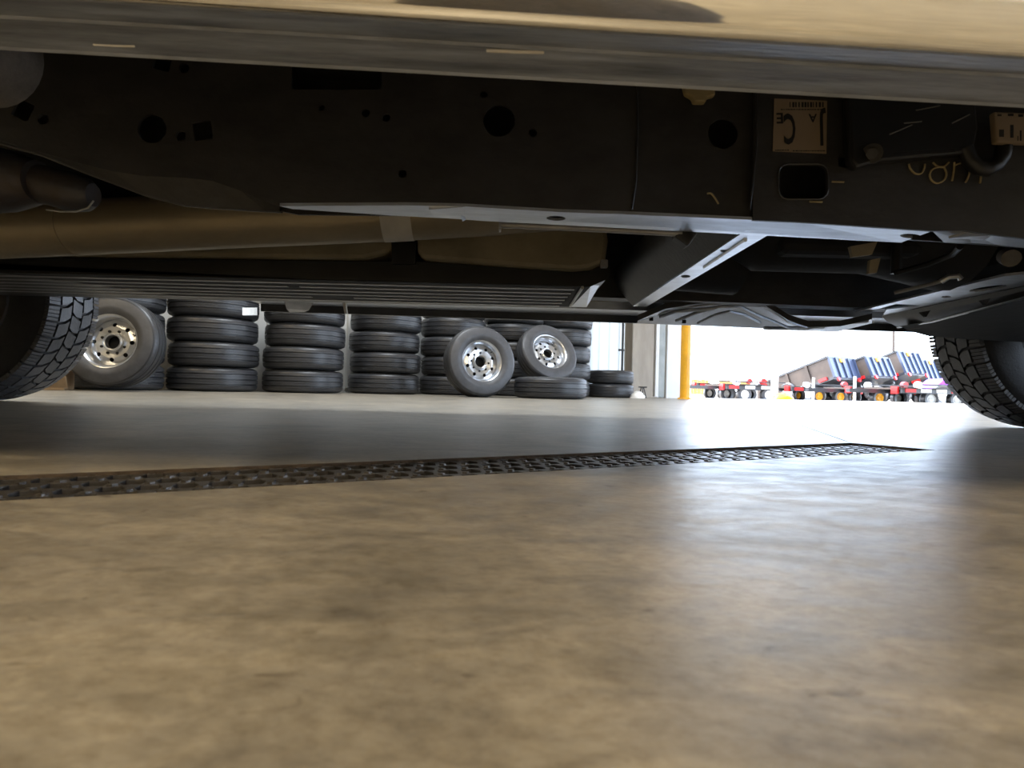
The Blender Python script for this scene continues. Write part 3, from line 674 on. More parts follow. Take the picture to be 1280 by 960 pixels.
MB().loft([[Vector((p.x, 2.472, p.z)) for p in zz], [Vector((p.x, 2.54, p.z + 0.05)) for p in zz], [Vector((p.x, 2.56, p.z + 0.3)) for p in zz]]).build('far_rocker_panel', BODYP, truck, True)
MB().loft([[P(355, 376, 2.2), P(392, 378, 2.2)], [P(358, 386, 2.25), P(386, 388, 2.25)], [P(362, 390, 2.3), P(380, 390, 2.3)]]).build('sill_bracket', RIBM, truck)
MB().prism([P(427.5, 376, 2.24), P(431, 376, 2.24), P(433.5, 391.5, 2.24), P(430.5, 391.5, 2.24)], (0, 0.02, 0)).build('sill_bracket', WHITE, truck)
# crossmember behind the rail
pr = [(0.446, 0.0), (0.404, 0.0), (0.388, 0.012), (0.350, 0.055), (0.335, 0.085), (0.335, 0.12), (0.455, 0.12)]
zc = railz(0.42) - 0.002
MB().prism([Vector((x, 1.0, zc + z)) for x, z in pr[1:] + [(0.446, 0.006), (0.404, 0.006)]], (0, 0.94, 0)).build('crossmember', FRAME, truck, 30)
def cxy(px, py, rx, ry, rot=0.0):
    return [(q.x, q.y) for q in (Pz(x, y, zc) for x, y in circ(px, py, rx, 12, ry, rot))]
MB().plate([(0.40, 1.0), (0.45, 1.0), (0.446, 1.94), (0.40, 1.94)], [cxy(857, 345, 6, 1.8), cxy(905, 313, 5, 1.6)], lambda x, y: (x, y, zc - 0.001), (0, 0, 0.005)).build('crossmember_flange', FRAME_LIGHT, truck)
MB().tube([Vector((0.423, 1.06, zc - 0.002)), Vector((0.428, 1.30, zc - 0.002))], 0.004, 6).build('crossmember_bead', FRAME_LIGHT, truck)
# stamped skid plate with beads
def curve(pts, Y): return [P(x, y, Y) for x, y in pts]
tp = [(797, 401), (832, 386), (870, 380), (905, 377.5), (940, 376), (955, 381), (985, 400), (1010, 408.5), (1050, 408), (1090, 399)]
bt = [(797, 403), (832, 404.5), (870, 406), (905, 407.5), (940, 409), (955, 409.7), (985, 411.5), (1010, 412.5), (1050, 414), (1090, 404)]
MB().loft([shift(curve(tp, 1.98), 0, 0.02), curve(tp, 1.98), [a.lerp(b, 0.5) + Vector((0, 0, 0.015)) for a, b in zip(curve(tp, 1.98), curve(bt, 2.25))], curve(bt, 2.25), shift(curve(bt, 2.25), 0.03, 0)]).build('skid_plate', FRAME_L, truck, 50)
for bd, r in (([(800, 400), (845, 385), (900, 379.5), (940, 378), (958, 384), (985, 402), (1012, 410)], 0.005), ([(845, 401), (870, 391), (900, 383), (925, 383), (945, 393), (985, 409.5), (1030, 409)], 0.006),
              ([(872, 404), (895, 393), (912, 389), (930, 393), (950, 403)], 0.005), ([(825, 396), (845, 389), (895, 385)], 0.007), ([(955, 410), (1000, 411), (1055, 404), (1085, 401)], 0.007)):
    MB().tube([P(x, y, 1.97 + (y - 376) / 36 * 0.22) for x, y in bd], r, 8).build('skid_bead', FRAME_LIGHT, truck, True)
for (x, y) in ((814, 399), (855, 402)): MB().box(P(x, y, 2.1), (0.012, 0.012, 0.012)).build('skid_bolt', BLACK, truck)
# gearbox, transfer case and oil pan
gb = MB().tube([Vector((0.55, 1.48, 0.56)), Vector((0.62, 1.48, 0.56)), Vector((0.9, 1.48, 0.57)), Vector((1.0, 1.48, 0.58)), Vector((1.1, 1.48, 0.59))], [0.09, 0.13, 0.14, 0.17, 0.2], 20)
gb.build('gearbox', UNDER, truck, True)
MB().box((0.80, 1.48, 0.475), (0.34, 0.24, 0.05)).build('gearbox_pan', UNDER, truck, bevel=0.02)
MB().box((1.5, 1.5, 0.62), (0.62, 0.55, 0.36)).build('engine_block', UNDER, truck, bevel=0.04)
MB().tube([Vector((0.42, 1.62, 0.5)), Vector((0.62, 1.62, 0.5))], [0.1, 0.11], 18).build('transfer_case', UNDER, truck, True)
MB().prism([P(1063, 308, 1.25), P(1097, 302, 1.25), P(1090, 318, 1.25), P(1066, 321, 1.25)], (0, 0.01, 0)).build('heat_tag', TANK, truck)
MB().prism([P(1088, 325, 1.28), P(1101, 322, 1.28), P(1096, 341, 1.28), P(1086, 342, 1.28)], (0, 0.01, 0)).build('heat_tag', TANK, truck)
MB().tube([P(1118, 366, 1.5), P(1160, 356, 1.45), P(1182, 350, 1.42)], 0.005, 8).build('oil_line', RIBM, truck, True)
MB().tube([P(1176, 352, 1.4), P(1186, 346, 1.39), P(1198, 345, 1.38), P(1201, 349, 1.38)], 0.007, 8).build('oil_line_fitting', FRAME_LIGHT, truck, True)
MB().tube([P(1118, 342, 1.35), P(1160, 330, 1.3), P(1190, 318, 1.25), P(1200, 308, 1.2)], 0.007, 8).build('wiring_hose', BLACKP, truck, True)
MB().tube([P(1120, 342, 1.36), P(1121, 300, 1.36)], 0.012, 8).build('wiring_hose', BLACKP, truck, True)
MB().tube([P(1258, 320, 1.25), P(1264, 323, 1.22)], 0.018, 14).build('bushing', GREYM, truck, True)
# front crossmember, near strip with slots
zf = 0.402
def zxy(pts): return [(Pz(x, y, zf).x, Pz(x, y, zf).y) for x, y in pts]
MB().plate(zxy([(1068, 390), (1150, 370), (1256, 345), (1330, 338), (1330, 350), (1280, 357), (1150, 384), (1104, 394), (1108, 387), (1150, 382), (1120, 380), (1098, 386)]),
           [zxy(circ(1235, 360.5, 24, 16, 2.6, -0.14)), zxy(circ(1183, 371, 6, 10, 1.3))], lambda x, y: (x, y, zf), (0, 0, 0.006)).build('front_crossmember', FRAME_LIGHT, truck)
fa = [Pz(1102, 395, zf), Pz(1150, 385, zf), Pz(1280, 358, zf), Pz(1400, 336, zf)]
fb2 = [P(1122, 409, fa[0].y + 0.02), P(1165, 402, fa[1].y), P(1285, 371, fa[2].y), P(1420, 340, fa[3].y)]
MB().loft([fa, [a.lerp(b, 0.5) + Vector((-0.01, 0, 0)) for a, b in zip(fa, fb2)], fb2]).build('crossmember_channel', FRAME_L, truck, True)
MB().tube(fb2, 0.004, 6).build('channel_edge', FRAME_LIGHT, truck, True)
for (x, y) in ((1157, 393), (1232, 378)): MB().prism([P(x - 5, y - 3, 1.4), P(x + 6, y - 5, 1.4), P(x + 1, y + 3, 1.4)], (0, 0.01, 0)).build('drain_slot', BLACK, truck)
pd = [[P(1124, 408, 1.98), P(1170, 400, 1.85), P(1230, 387, 1.6), P(1290, 372, 1.42), P(1400, 345, 1.3)],
      [P(1130, 410, 2.02), P(1180, 412, 1.97), P(1230, 406, 1.9), P(1290, 398, 1.85), P(1400, 390, 1.8)],
      [P(1138, 414, 2.06), P(1160, 420, 2.06), P(1210, 424, 2.06), P(1290, 428, 2.06), P(1400, 430, 2.06)]]
MB().loft(pd + [shift(pd[-1], 0.03, 0.05)]).build('splash_shield', UNDER, truck, 60)
MB().tube([P(1138, 410, 2.0), P(1175, 408, 1.95), P(1200, 402, 1.9), P(1225, 391, 1.8)], 0.003, 6).build('shield_edge', GREYM, truck, True)

# upper body (outside the frame, carries the underbody)
def arc(cx, r, z0):
    a0 = math.asin((z0 - 0.41) / r)
    return [(cx + r * math.cos(a), 0.41 + r * math.sin(a)) for a in [PI - a0 - (PI - 2 * a0) * k / 10 for k in range(11)]]
WX = 2.17
sil = [(-3.5, 0.71)] + arc(-WX, 0.52, 0.71) + arc(WX, 0.52, 0.71) + [(3.05, 0.71), (3.1, 1.05), (2.95, 1.22), (1.55, 1.36), (1.0, 1.95), (0.2, 2.02), (-0.95, 1.98), (-1.12, 1.45), (-3.5, 1.42)]
MB().prism([Vector((x, 0.41, z)) for x, z in sil], (0, 2.14, 0)).build('cab_and_bed', BODYP, truck, bevel=0.03)
MB().box((0, 1.48, 0.675), (3.2, 1.9, 0.04)).build('floor_pan', UNDER, truck)
for x0, x1 in ((0.1, 0.95), (-0.9, 0.0)):
    MB().prism([Vector((x0, 0.402, 1.42)), Vector((x1 + (0.3 if x0 > 0 else 0), 0.402, 1.42)), Vector((x1, 0.402, 1.86)), Vector((x0, 0.402, 1.88))], (0, 0.012, 0)).build('side_window', GLASS, truck)

# wheels of the truck: carcass, tread blocks, rim
def truck_tire():
    m = MB(); R = 0.400
    prof = [(0.232, -0.115), (0.25, -0.128), (0.30, -0.138), (0.35, -0.136), (0.38, -0.128), (0.397, -0.105), (R, -0.06), (R, 0.06), (0.397, 0.105), (0.38, 0.128), (0.35, 0.136), (0.30, 0.138), (0.25, 0.128), (0.232, 0.115)]
    m.lathe(prof, 72)
    return m.mesh('tire', TRUCK_RUBBER, True)
def truck_tread():
    m = MB(); Np = 40
    def block(poly, r0=0.396, r1=0.412):
        n = len(poly); vs = []
        for r in (r0, r1):
            for (a, z) in poly:
                rr = r - max(0, abs(z) - 0.075) * 0.22
                k = 0.97 if r == r1 else 1.0
                ca = sum(p[0] for p in poly) / n; cz = sum(p[1] for p in poly) / n
                aa = ca + (a - ca) * k; zz_ = cz + (z - cz) * k
                vs.append((rr * math.cos(aa), rr * math.sin(aa), zz_))
        fs = [tuple(range(n, 2 * n))] + [(i, (i + 1) % n, (i + 1) % n + n, i + n) for i in range(n)]
        m.add(vs, fs)
    dp = 2 * PI / Np
    for k in range(Np):
        a = k * dp
        for sgn in (-1, 1):
            off = 0.5 * dp if sgn > 0 else 0
            for q in range(4):
                a0 = a + off + dp * (0.05 + q * 0.225); a1 = a0 + dp * 0.19
                z0, z1 = 0.088, 0.131
                block([(a0, sgn * z0), (a1, sgn * z0), (a1, sgn * z1), (a0, sgn * z1)])
        for row, zc_ in enumerate((-0.056, 0.0, 0.056)):
            o = a + (0.5 * dp if row == 1 else 0.12 * dp * (row - 1))
            hw = 0.025
            sk = 0.16 * dp * (1 if row != 1 else -1)
            block([(o + 0.06 * dp + sk, zc_ - hw), (o + 0.88 * dp + sk, zc_ - hw), (o + 0.99 * dp, zc_ - 0.004), (o + 0.88 * dp - sk, zc_ + hw), (o + 0.06 * dp - sk, zc_ + hw), (o + 0.13 * dp, zc_ + 0.004)])
    return m.mesh('tread', TREAD)
def truck_rim():
    m = MB()
    m.lathe([(0.238, -0.118), (0.242, -0.11), (0.225, -0.1), (0.205, -0.06), (0.205, 0.06), (0.225, 0.10), (0.242, 0.11), (0.238, 0.118)], 48)
    m.lathe([(0.0, 0.06), (0.07, 0.06), (0.09, 0.05), (0.10, 0.03)], 32)
    for k in range(6):
        a = 2 * PI * k / 6; R_ = Matrix.Rotation(a, 3, 'Z')
        m.box(R_ @ Vector((0.14, 0, 0.05)), (0.14, 0.06, 0.04), R_)
    return m.mesh('rim', STEEL, True)
def brake_disc():
    return MB().lathe([(0.0, -0.09), (0.06, -0.09), (0.065, -0.06), (0.17, -0.055), (0.17, -0.025), (0.0, -0.025)], 32).mesh('brake_disc', RUSTY, 30)
tt, td, tm, tb = truck_tire(), truck_tread(), truck_rim(), brake_disc()
for (x, y, sgn) in ((-WX, 2.325, 1), (WX, 2.325, 1), (-WX, 0.635, -1), (WX, 0.635, -1)):
    Mw = Matrix.Translation((x, y, 0.4118)) @ (Matrix.Rotation(-PI / 2, 4, 'X') if sgn > 0 else Matrix.Rotation(PI / 2, 4, 'X')) @ Matrix.Rotation(0.07 * (1 + x), 4, 'Z')
    w = place('wheel', tt, Mw); adopt(w, truck)
    for nm, me in (('tread', td), ('rim', tm), ('brake_disc', tb)):
        o = place(nm, me, Matrix.Identity(4), w)
MB().tube([Vector((-WX, 0.75, 0.43)), Vector((-WX, 1.3, 0.43)), Vector((-WX, 1.42, 0.43)), Vector((-WX, 1.55, 0.43)), Vector((-WX, 1.67, 0.43)), Vector((-WX, 2.25, 0.43))], [0.05, 0.05, 0.15, 0.15, 0.05, 0.05], 20).build('rear_axle', FRAME, truck, True)
MB().tube([Vector((WX, 0.75, 0.43)), Vector((WX, 2.25, 0.43))], 0.045, 16).build('front_axle', FRAME, truck, True)

# ------------------------------------------------------------------ tyres and wheels along the wall
def tyre_mesh(R, w, name='tire', m=TYRE):
    h = w / 2; b = R * RIMK
    g = R * 0.014
    prof = [(b, -h * 0.72), (b * 1.08, -h * 0.88), (R * 0.75, -h), (R * 0.88, -h * 0.95), (R * 0.955, -h * 0.84), (R * 0.985, -h * 0.70)]
    for zc_ in (-0.42, 0.0, 0.42):
        zc2 = zc_ * h; prof += [(R * (0.995 if zc_ else 1), zc2 - g), (R * 0.97, zc2 - g * 0.7), (R * 0.97, zc2 + g * 0.7), (R * (0.995 if zc_ else 1), zc2 + g)]
    prof += [(R * 0.985, h * 0.70), (R * 0.955, h * 0.84), (R * 0.88, h * 0.95), (R * 0.75, h), (b * 1.08, h * 0.88), (b, h * 0.72), (R * 0.9, h * 0.4), (R * 0.9, -h * 0.4)]
    return MB().lathe(prof, 56, None, True).mesh(name, m, 50)
RIMK = 0.575
TM = tyre_mesh(0.40, 0.232); TM2 = tyre_mesh(0.345, 0.20)
def stack(px, Y, n, names, me=TM, w=0.232, jit=0.012, group='tyre stacks along the wall', ang=0.0):
    base = P(px, 480, Y); z = 0.0; out = []
    for k in range(n):
        o = bpy.data.objects.new('tire', me); COL.objects.link(o)
        o.location = (base.x + random.uniform(-jit, jit), base.y + random.uniform(-jit, jit), z + w / 2)
        o.rotation_euler = (0, 0, random.uniform(0, 6.28))
        ordn = ('bottom tyre', 'second tyre up', 'third tyre up', 'fourth tyre up', 'fifth tyre up')[k]
        tag(o, '%s of the %s' % (ordn, names), 'tire', group); z += w * 1.002; out.append(o)
    return out
random.seed(11)
stack(140, 5.12, 5, 'black tyre stack hidden behind the leftmost leaning wheel')
s1 = stack(267, 5.62, 5, 'wide tyre stack just right of the leftmost leaning wheel')
stack(379, 6.02, 5, 'second tyre stack, left of the taupe wall gap')
stack(480, 6.62, 5, 'third tyre stack, just right of the taupe wall gap')
stack(566, 7.15, 5, 'fourth tyre stack, behind the upright leaning wheel')
stack(640, 7.65, 5, 'fifth tyre stack, between the two leaning silver wheels')
stack(702, 8.10, 5, 'sixth tyre stack, its edge against the white panel wall')
stack(762, 8.62, 2, 'low pair of tyres before the white panel wall', TM2, 0.20)
ft = P(688, 480, 6.35)
o = bpy.data.objects.new('tire', TM); COL.objects.link(o); o.location = (ft.x, ft.y, 0.116); tag(o, 'single dusty tyre lying flat under the tilted silver wheel', 'tire', 'loose tyres by the wall')
# white sticker on a tyre of the first stack
a_ = P(303, 384, s1[3].location.y - 0.30)
sp = s1[3].location
def on_tyre(px, py):
    r = ray(px, py); cx, cy = sp.x, sp.y; A_ = r.x ** 2 + r.y ** 2; B_ = -2 * (r.x * cx + r.y * cy); C_ = cx ** 2 + cy ** 2 - 0.402 ** 2
    dsc = B_ * B_ - 4 * A_ * C_
    t = (-B_ - math.sqrt(max(0, dsc))) / (2 * A_); return C0 + r * t
st_ = MB().loft([[on_tyre(x, 384.5) for x in (303, 308, 313, 318, 321.5)], [on_tyre(x, 394) for x in (303, 308, 313, 318, 321.5)]]).build('price_sticker', WHITE, s1[3])

def rim_mesh(R):
    m = MB(); b = R * RIMK
    m.lathe([(b * 1.03, -0.09), (b * 1.06, -0.085), (b * 0.97, -0.075), (b * 0.9, -0.04), (b * 0.9, 0.03), (b * 0.97, 0.075), (b * 1.06, 0.085), (b * 1.04, 0.092), (b * 1.0, 0.088), (b * 0.94, 0.07), (b * 0.9, 0.045)], 56)
    return m.mesh('rim', STEEL, 50)
def disc_mesh(R):
    b = R * RIMK; m = MB()
    hs_ = [circ(math.cos(2 * PI * k / 8) * b * 0.68, math.sin(2 * PI * k / 8) * b * 0.68, b * 0.085, 10) for k in range(8)] + [circ(0, 0, b * 0.27, 18)]
    m.plate(circ(0, 0, b * 0.905, 48), hs_, lambda x, y: (x, y, 0.05 + 0.022 * max(0.0, min(1.0, 1 - abs(math.hypot(x, y) / b - 0.62) / 0.3)) - (0.0 if math.hypot(x, y) < b * 0.85 else 0.012)), (0, 0, -0.006))
    return m.mesh('wheel_disc', STEEL, 30)
def hub_mesh(R):
    b = R * RIMK; m = MB()
    m.lathe([(b * 0.36, 0.056), (b * 0.36, 0.078), (b * 0.31, 0.085), (b * 0.27, 0.08), (b * 0.27, 0.03)], 28)
    return m.mesh('hub_ring', STEEL, 40)
def back_mesh(R): return MB().lathe([(0, -0.05), (R * 0.47, -0.05), (R * 0.47, -0.056), (0, -0.056)], 32).mesh('backing', BLACK)
def sidewall_mesh(R, w):
    h = w / 2; b = R * RIMK
    return MB().lathe([(b, h * 0.73), (b * 1.08, h * 0.9), (R * 0.70, h * 1.015), (R * 0.75, h * 1.03), (R * 0.77, h * 1.015), (R * 0.88, h * 0.97), (R * 0.93, h * 0.90)], 56).mesh('sidewall', SIDE, 50)
def spare(label, loc, axis, R=0.39, w=0.22, spin=0.0):
    M_ = frame_of(loc, axis) @ Matrix.Rotation(spin, 4, 'Z')
    e = bpy.data.objects.new('trailer_wheel', None); COL.objects.link(e); e.matrix_basis = M_; e.empty_display_size = 0.1
    tag(e, label, 'wheel', 'silver wheels leaning by the tyres')
    tm_ = tyre_mesh(R, w, 'tire')
    for nm, me in (('tire', tm_), ('sidewall', sidewall_mesh(R, w)), ('rim', rim_mesh(R)), ('wheel_disc', disc_mesh(R)), ('hub_ring', hub_mesh(R)), ('backing', back_mesh(R))):
        place(nm, me, Matrix.Translation((0, 0, -0.04 if nm in ('wheel_disc', 'hub_ring') else 0)), e)
    for k in range(8):
        a = 2 * PI * (k + 0.5) / 8
        MB_ = place('valve' if k == 0 else 'lug_hole_rim', LUG if k else VALVE, Matrix.Translation((math.cos(a) * R * RIMK * (0.45 if k else 0.8), math.sin(a) * R * RIMK * (0.45 if k else 0.8), 0.028)), e)
    return e
LUG = MB().lathe([(0.0, 0.004), (0.009, 0.004), (0.011, 0.0), (0.011, -0.01)], 10).mesh('lug_hole_rim', BLACK)
VALVE = MB().tube([(0, 0, -0.02), (0, 0, 0.02)], 0.005, 8).mesh('valve', BLACKP)
def lean(px, py, Y): return P(px, py, Y)
spare('leftmost silver wheel leaning against the tyre stacks, beside the truck rear tyre', lean(144, 428.5, 4.55), (0.10, -1, 0.10), 0.355, 0.22)
spare('upright silver wheel leaning on the fourth tyre stack', lean(599, 453, 6.05), (0.42, -0.92, 0.16), 0.375, 0.235, 0.3)
spare('tilted silver wheel resting on the flat tyre by the sixth stack', lean(683, 443.5, 7.0), (0.40, -0.80, 0.42), 0.38, 0.22, 0.5)

# small things on the floor by the wall
js = P(803, 495, 8.75); js.z = 0
stn = thing('jack_stand', 'small dark stand with splayed legs by the tan column', 'stand', js)
MB().box(js + Vector((0, 0, 0.165)), (0.11, 0.10, 0.02)).build('top', BLACKP, stn)
for k in range(3):
    a = 2 * PI * k / 3 + 0.4
    MB().tube([js + Vector((0.02 * math.cos(a), 0.02 * math.sin(a), 0.16)), js + Vector((0.07 * math.cos(a), 0.07 * math.sin(a), 0.0))], 0.008, 6).build('leg', BLACKP, stn)
rg = P(797, 495, 8.35); rg.z = 0
random.seed(5)
m = MB(); n = 14
def lump(c, rx, ry, h, seed, n=16, rings=6, rough=0.18):
    random.seed(seed); m = MB(); rows_ = []
    for i in range(rings + 1):
        ph = PI / 2 * i / rings; row = []
        for k in range(n):
            a = 2 * PI * k / n; q = 1 + random.uniform(-rough, rough)
            row.append(Vector(c) + Vector((rx * math.cos(ph) * math.cos(a) * q, ry * math.cos(ph) * math.sin(a) * q, h * math.sin(ph) * (1 + random.uniform(-rough, rough) * 0.6))))
        row.append(row[0]); rows_.append(row)
    m.loft(rows_); return m
tag(lump(rg, 0.10, 0.08, 0.10, 4).build('shop_rag', WHITE, None, 80), 'crumpled white rag beside the small dark stand', 'rag')
bd_ = P(62, 482, 4.45); bd_.z = 0
cb_ = thing('cardboard_box', 'torn brown cardboard piece behind the truck rear tyre', 'cardboard', bd_)
MB().box(bd_ + Vector((0, 0, 0.075)), (0.26, 0.18, 0.15), Matrix.Rotation(0.3, 3, 'Z')).build('box_body', WOOD, cb_, bevel=0.004)
MB().box(bd_ + Vector((0.08, -0.12, 0.07)), (0.24, 0.006, 0.11), Matrix.Rotation(0.3, 3, 'Z') @ Matrix.Rotation(0.5, 3, 'X')).build('flap', WOOD, cb_)
# dark lump added unseen behind the camera to shape the sill's reflection
jk = lump((0.05, -0.44, 0.0), 0.36, 0.17, 0.33, 9, 28, 8, 0.09).build('added_reflection_lump', FABRIC, None, 80)
tag(jk, 'dark heathered lump added behind the camera, mirrored in the bright rocker panel', 'stand-in')

# ------------------------------------------------------------------ trailers and things outside
def axes_frame(origin, fwd, up):
    f = Vector(fwd).normalized(); u_ = Vector(up); u_ = (u_ - f * u_.dot(f)).normalized(); r = f.cross(u_)
    return lambda a, b, c: Vector(origin) + f * a + r * b + u_ * c
def obox(fn, a0, a1, b0, b1, c0, c1):
    vs = [fn(a, b, c) for a in (a0, a1) for b in (b0, b1) for c in (c0, c1)]
    return MB().add(vs, [(0, 1, 3, 2), (4, 6, 7, 5), (0, 4, 5, 1), (2, 3, 7, 6), (0, 2, 6, 4), (1, 5, 7, 3)])
def wheel_far(parent, c, axis, hubm=None, k=1.0):
    M_ = frame_of(c, axis) @ Matrix.Scale(k, 4)
    w = place('wheel', FAR_TIRE, M_); adopt(w, parent)
    place('rim', FAR_RIM_Y if hubm else FAR_RIM, Matrix.Identity(4), w)
FAR_TIRE = MB().lathe([(0.19, -0.09), (0.30, -0.11), (0.34, -0.08), (0.34, 0.08), (0.30, 0.11), (0.19, 0.09)], 24).mesh('wheel', TRB, 40)
FAR_RIM = MB().lathe([(0, 0.05), (0.08, 0.07), (0.10, 0.04), (0.17, 0.04), (0.195, 0.095)], 20).mesh('rim', WHITE, 40)
FAR_RIM_Y = MB().lathe([(0, 0.05), (0.08, 0.07), (0.10, 0.04), (0.17, 0.04), (0.195, 0.095)], 20).mesh('rim', YELLOW, 40)
# tilted dump trailers
def dump(label, tip, Y, tilt=24, Lb=4.2, hb=0.72, wb=1.5):
    tipp = P(tip[0], tip[1], Y)
    ax = Vector((-0.50, 0.87, 0)).normalized(); fwd = (ax * math.cos(math.radians(tilt)) - Vector((0, 0, math.sin(math.radians(tilt))))).normalized()
    fn = axes_frame(tipp, fwd, (0, 0, 1))           # a along the bed away from the tailgate, b across (away from the viewer), c up
    sgn = 1 if fn(0, 1, 0).y > tipp.y else -1
    root = thing('dump_trailer', label, 'trailer', (tipp.x, tipp.y, go_), 'tilted dump trailers outside')
    g = lambda a, b, c: fn(a, b * sgn, c)
    obox(g, 0, Lb, 0, 0.05, -hb, 0).build('side_panel', TRTAN, root)
    obox(g, 0, Lb, wb - 0.05, wb, -hb, 0).build('side_panel', TRB, root)
    obox(g, 0, Lb, 0, wb, -hb - 0.1, -hb).build('bed_floor', TRB, root)
    tgt = obox(g, -0.05, 0.0, 0, wb, -hb - 0.05, -0.04).build('tailgate', TRBLUE, root)
    obox(g, -0.06, 0.06, -0.03, wb + 0.03, -0.06, 0.02).build('top_rail', TRB, root)
    obox(g, 0, Lb, -0.03, 0.06, -0.05, 0.02).build('top_rail', TRB, root)
    for k in range(5):
        b_ = wb * k / 4; obox(g, -0.10, -0.05, b_ - 0.03, b_ + 0.03, -hb - 0.05, -0.04).build('gate_rib', TRBLUE, tgt)
    for k in range(1, 7):
        a_ = Lb * k / 7; obox(g, a_ - 0.04, a_ + 0.04, -0.06, 0, -hb, -0.04).build('side_rib', TRTAN, root)
    for b_ in (0.12, wb - 0.12):
        MB().tube([g(-0.12, b_, -hb - 0.13), g(-0.07, b_, -hb - 0.13)], 0.075, 14).build('tail_light', RED, root, True)
    obox(g, -0.09, -0.04, wb * 0.42, wb * 0.58, -0.2, -0.06).build('marker_light', YELLOW, root)
    for k in range(4):
        obox(g, 0.2 + k * 0.9, 0.5 + k * 0.9, -0.065, -0.005, -hb - 0.06, -hb + 0.04).build('reflector_tape', RED if k % 2 == 0 else WHITE, root)
    # chassis carrying the tilted bed
    base = Vector((tipp.x, tipp.y, go_)); cf = axes_frame(base, ax, (0, 0, 1)); sg2 = 1 if cf(0, 1, 0).y > base.y else -1
    gc = lambda a, b, c: cf(a, b * sg2, c)
    for b_ in (0.35, wb - 0.35):
        obox(gc, -0.1, Lb + 0.9, b_ - 0.05, b_ + 0.05, 0.42, 0.56).build('chassis_beam', TRB, root)
    obox(gc, 0.0, 0.12, 0.3, wb - 0.3, 0.42, 0.56).build('chassis_crossbeam', TRB, root)
    for a_ in (0.6, 1.4):
        for b_, s_ in ((0.02, -1), (wb - 0.02, 1)):
            wheel_far(root, gc(a_, b_, 0.342), (gc(0, s_, 0) - gc(0, 0, 0)))
    lift = gc(0.9, wb / 2, 0.5)
    MB().tube([lift, g(0.8, wb / 2, -hb - 0.1)], 0.06, 10).build('lift_ram', STEEL, root, True)
    return root
dump('leftmost tilted dump trailer with a long tan side, beyond the white post', (1033, 446), 20.0, 20, 5.6)
dump('second tilted dump trailer from the white post, sky-tinted tailgate', (1079, 445.5), 20.6, 22, 4.2, 0.70)
dump('tallest tilted dump trailer, below the thin utility pole', (1119, 439), 21.8, 22, 4.2, 0.85)
dump('rightmost tilted dump trailer, next to the truck front tyre', (1148, 449.5), 23.2, 20, 4.2, 0.8, 1.5)
# low flatbed trailers in front
def flat(label, px, Y, L2, yrim=False, zt=0.55):
    base = P(px, 490, Y); base.z = go_
    root = thing('utility_trailer', label, 'trailer', base, 'low trailers on the gravel')
    cf = axes_frame(base, (0.985, 0.17, 0), (0, 0, 1)); sg = 1 if cf(0, 1, 0).y > base.y else -1
    g = lambda a, b, c: cf(a, b * sg, c)
    obox(g, 0, L2, 0, 0.07, zt - 0.14, zt).build('deck_rail', TRB, root)
    obox(g, 0, L2, 1.15, 1.22, zt - 0.14, zt).build('deck_rail', TRB, root)
    obox(g, 0, L2, 0, 1.22, zt - 0.05, zt - 0.01).build('deck', TRTAN, root)
    n = int(L2 / 0.42)
    for k in range(n):
        a = 0.08 + k * L2 / n; obox(g, a, a + 0.30, -0.012, 0.0, zt - 0.12, zt - 0.03).build('reflector_tape', WHITE if k % 3 else RED, root)
    for a in (L2 * 0.42, L2 * 0.42 + 0.75):
        for b, s_ in ((0.15, -1), (1.07, 1)): wheel_far(root, g(a, b, 0.221), g(0, s_, 0) - g(0, 0, 0), hubm=yrim, k=0.65)
    obox(g, L2 * 0.42 - 0.42, L2 * 0.42 + 1.17, -0.08, 0.2, zt + 0.06, zt + 0.09).build('fender', TRB, root)
    obox(g, -0.05, 0.0, 0.1, 0.3, zt - 0.16, zt + 0.02).build('tail_light', RED, root); obox(g, L2, L2 + 0.06, 0.0, 0.2, zt - 0.18, zt + 0.02).build('tail_light', RED, root)
    obox(g, -1.0, 0, 0.54, 0.68, zt - 0.15, zt - 0.05).build('tongue', TRB, root)
    j0 = g(-0.8, 0.61, 0); MB().tube([j0 + Vector((0, 0, 0.02)), j0 + Vector((0, 0, 0.75))], 0.035, 10).build('jack', WHITE, root)
    MB().tube([g(L2 * 0.2, -0.06, zt + 0.06), g(L2 * 0.2, 0.05, zt + 0.06)], 0.09, 12).build('marker_light', WHITE, root)
    MB().tube([g(L2 * 0.75, -0.06, zt + 0.1), g(L2 * 0.75, 0.05, zt + 0.1)], 0.09, 12).build('marker_light', RED, root)
    return root
flat('low black trailer with reflective tape, beside the yellow bollard', 872, 18.6, 2.4)
flat('low trailer with yellow wheels directly right of the white post', 990, 17.7, 2.4, True, 0.50)
flat('low trailer with white tape in the middle of the lot', 1068, 15.9, 2.1, True, 0.50)
flat('low trailer with reflective tape nearest the truck front tyre', 1128, 14.1, 2.2, False, 0.50)
flat('short low trailer just left of the white post', 908, 16.3, 1.5, False, 0.5)
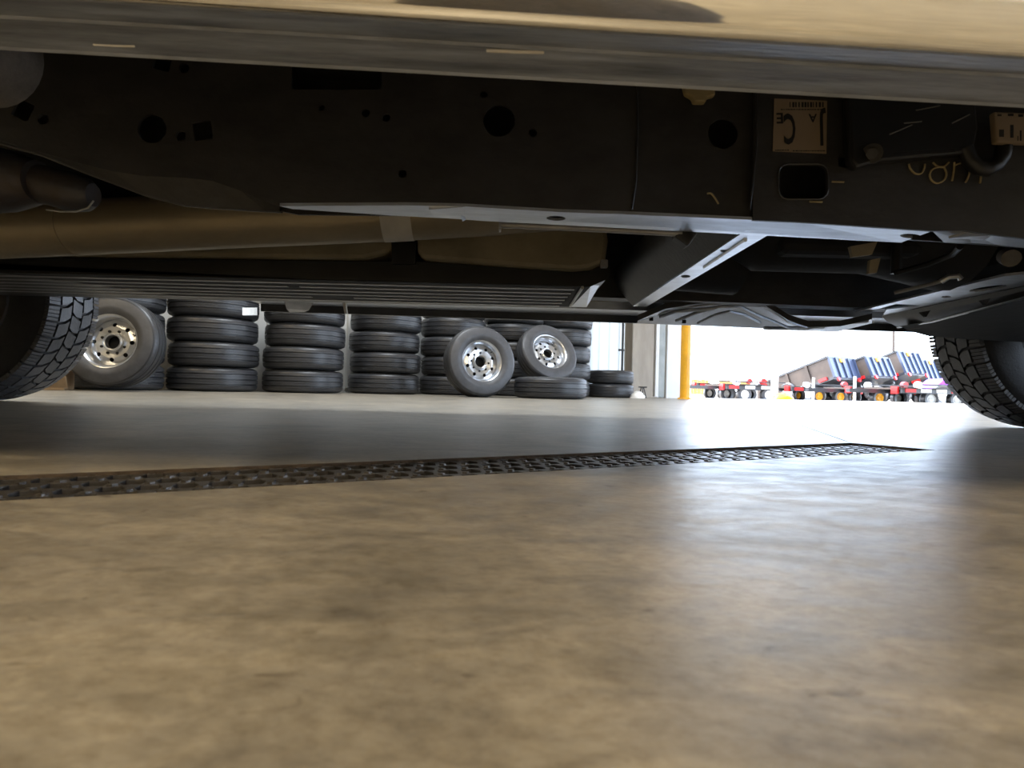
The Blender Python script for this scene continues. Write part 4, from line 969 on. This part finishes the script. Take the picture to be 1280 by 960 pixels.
# white post, fence, pole, purple machine
wp = P(968, 490, 14.0); wp.z = go_
po = thing('white_post', 'white round post standing on the gravel before the trailers', 'post', wp)
MB().tube([wp, wp + Vector((0, 0, 0.74))], 0.085, 18).build('shaft', WHITE, po, True)
MB().lathe([(0, 0.03), (0.05, 0.025), (0.085, 0)], 18, Matrix.Translation(wp + Vector((0, 0, 0.74)))).build('cap', WHITE, po, True)
tag(lump(wp + Vector((0.05, -0.33, 0)), 0.30, 0.2, 0.28, 21).build('yellow_strap_pile', YELLOW, None, 60), 'yellow heap at the foot of the white post', 'strap pile')
up_ = P(1117, 420, 62.0); up_.z = go_
ut = thing('utility_pole', 'thin tan utility pole rising behind the trailers', 'pole', up_)
MB().tube([up_, up_ + Vector((0, 0, 10))], [0.17, 0.12], 10).build('shaft', TRTAN, ut, True)
MB().box(up_ + Vector((0, 0, 9.4)), (2.2, 0.12, 0.14)).build('cross_arm', TRTAN, ut)
FENCE = mat('straw_fence', (0.36, 0.20, 0.05), 0.8, var=0.25, scale=1)
for k, (x0, x1) in enumerate(((862, 891), (899, 919), (924, 938))):
    a, b = P(x0, 480, 60.0), P(x1, 480, 60.0)
    fnn = thing('fence_section', ('straw-coloured fence section right beside the yellow bollard', 'middle straw-coloured fence section far behind the trailers', 'straw-coloured fence section left of the white post')[k], 'fence', (a.x, 60, go_), 'straw fence far away')
    nbd = 6
    for q in range(nbd):
        c = a.lerp(b, (q + 0.5) / nbd); MB().box((c.x, 60, go_ + 0.78), ((b.x - a.x) / nbd * 0.94, 0.06, 1.5 + 0.08 * (q % 2))).build('plank', FENCE, fnn)
    MB().box(((a.x + b.x) / 2, 60.06, go_ + 1.2), (b.x - a.x, 0.08, 0.1)).build('rail', FENCE, fnn)
pm = P(1168, 490, 18.0); pm.z = go_
pt = thing('purple_machine', 'purple painted machine half hidden by the truck front tyre', 'machine', pm)
MB().prism([pm + Vector((-0.15, 0, 0.45)), pm + Vector((1.2, 0, 0.45)), pm + Vector((1.2, 0, 0.95)), pm + Vector((0.3, 0, 0.85))], (0, 0.8, 0)).build('body', PURPLE, pt, bevel=0.04)
for dx in (0.2, 0.95):
    wheel_far(pt, pm + Vector((dx, -0.05, 0.342)), (0, -1, 0))
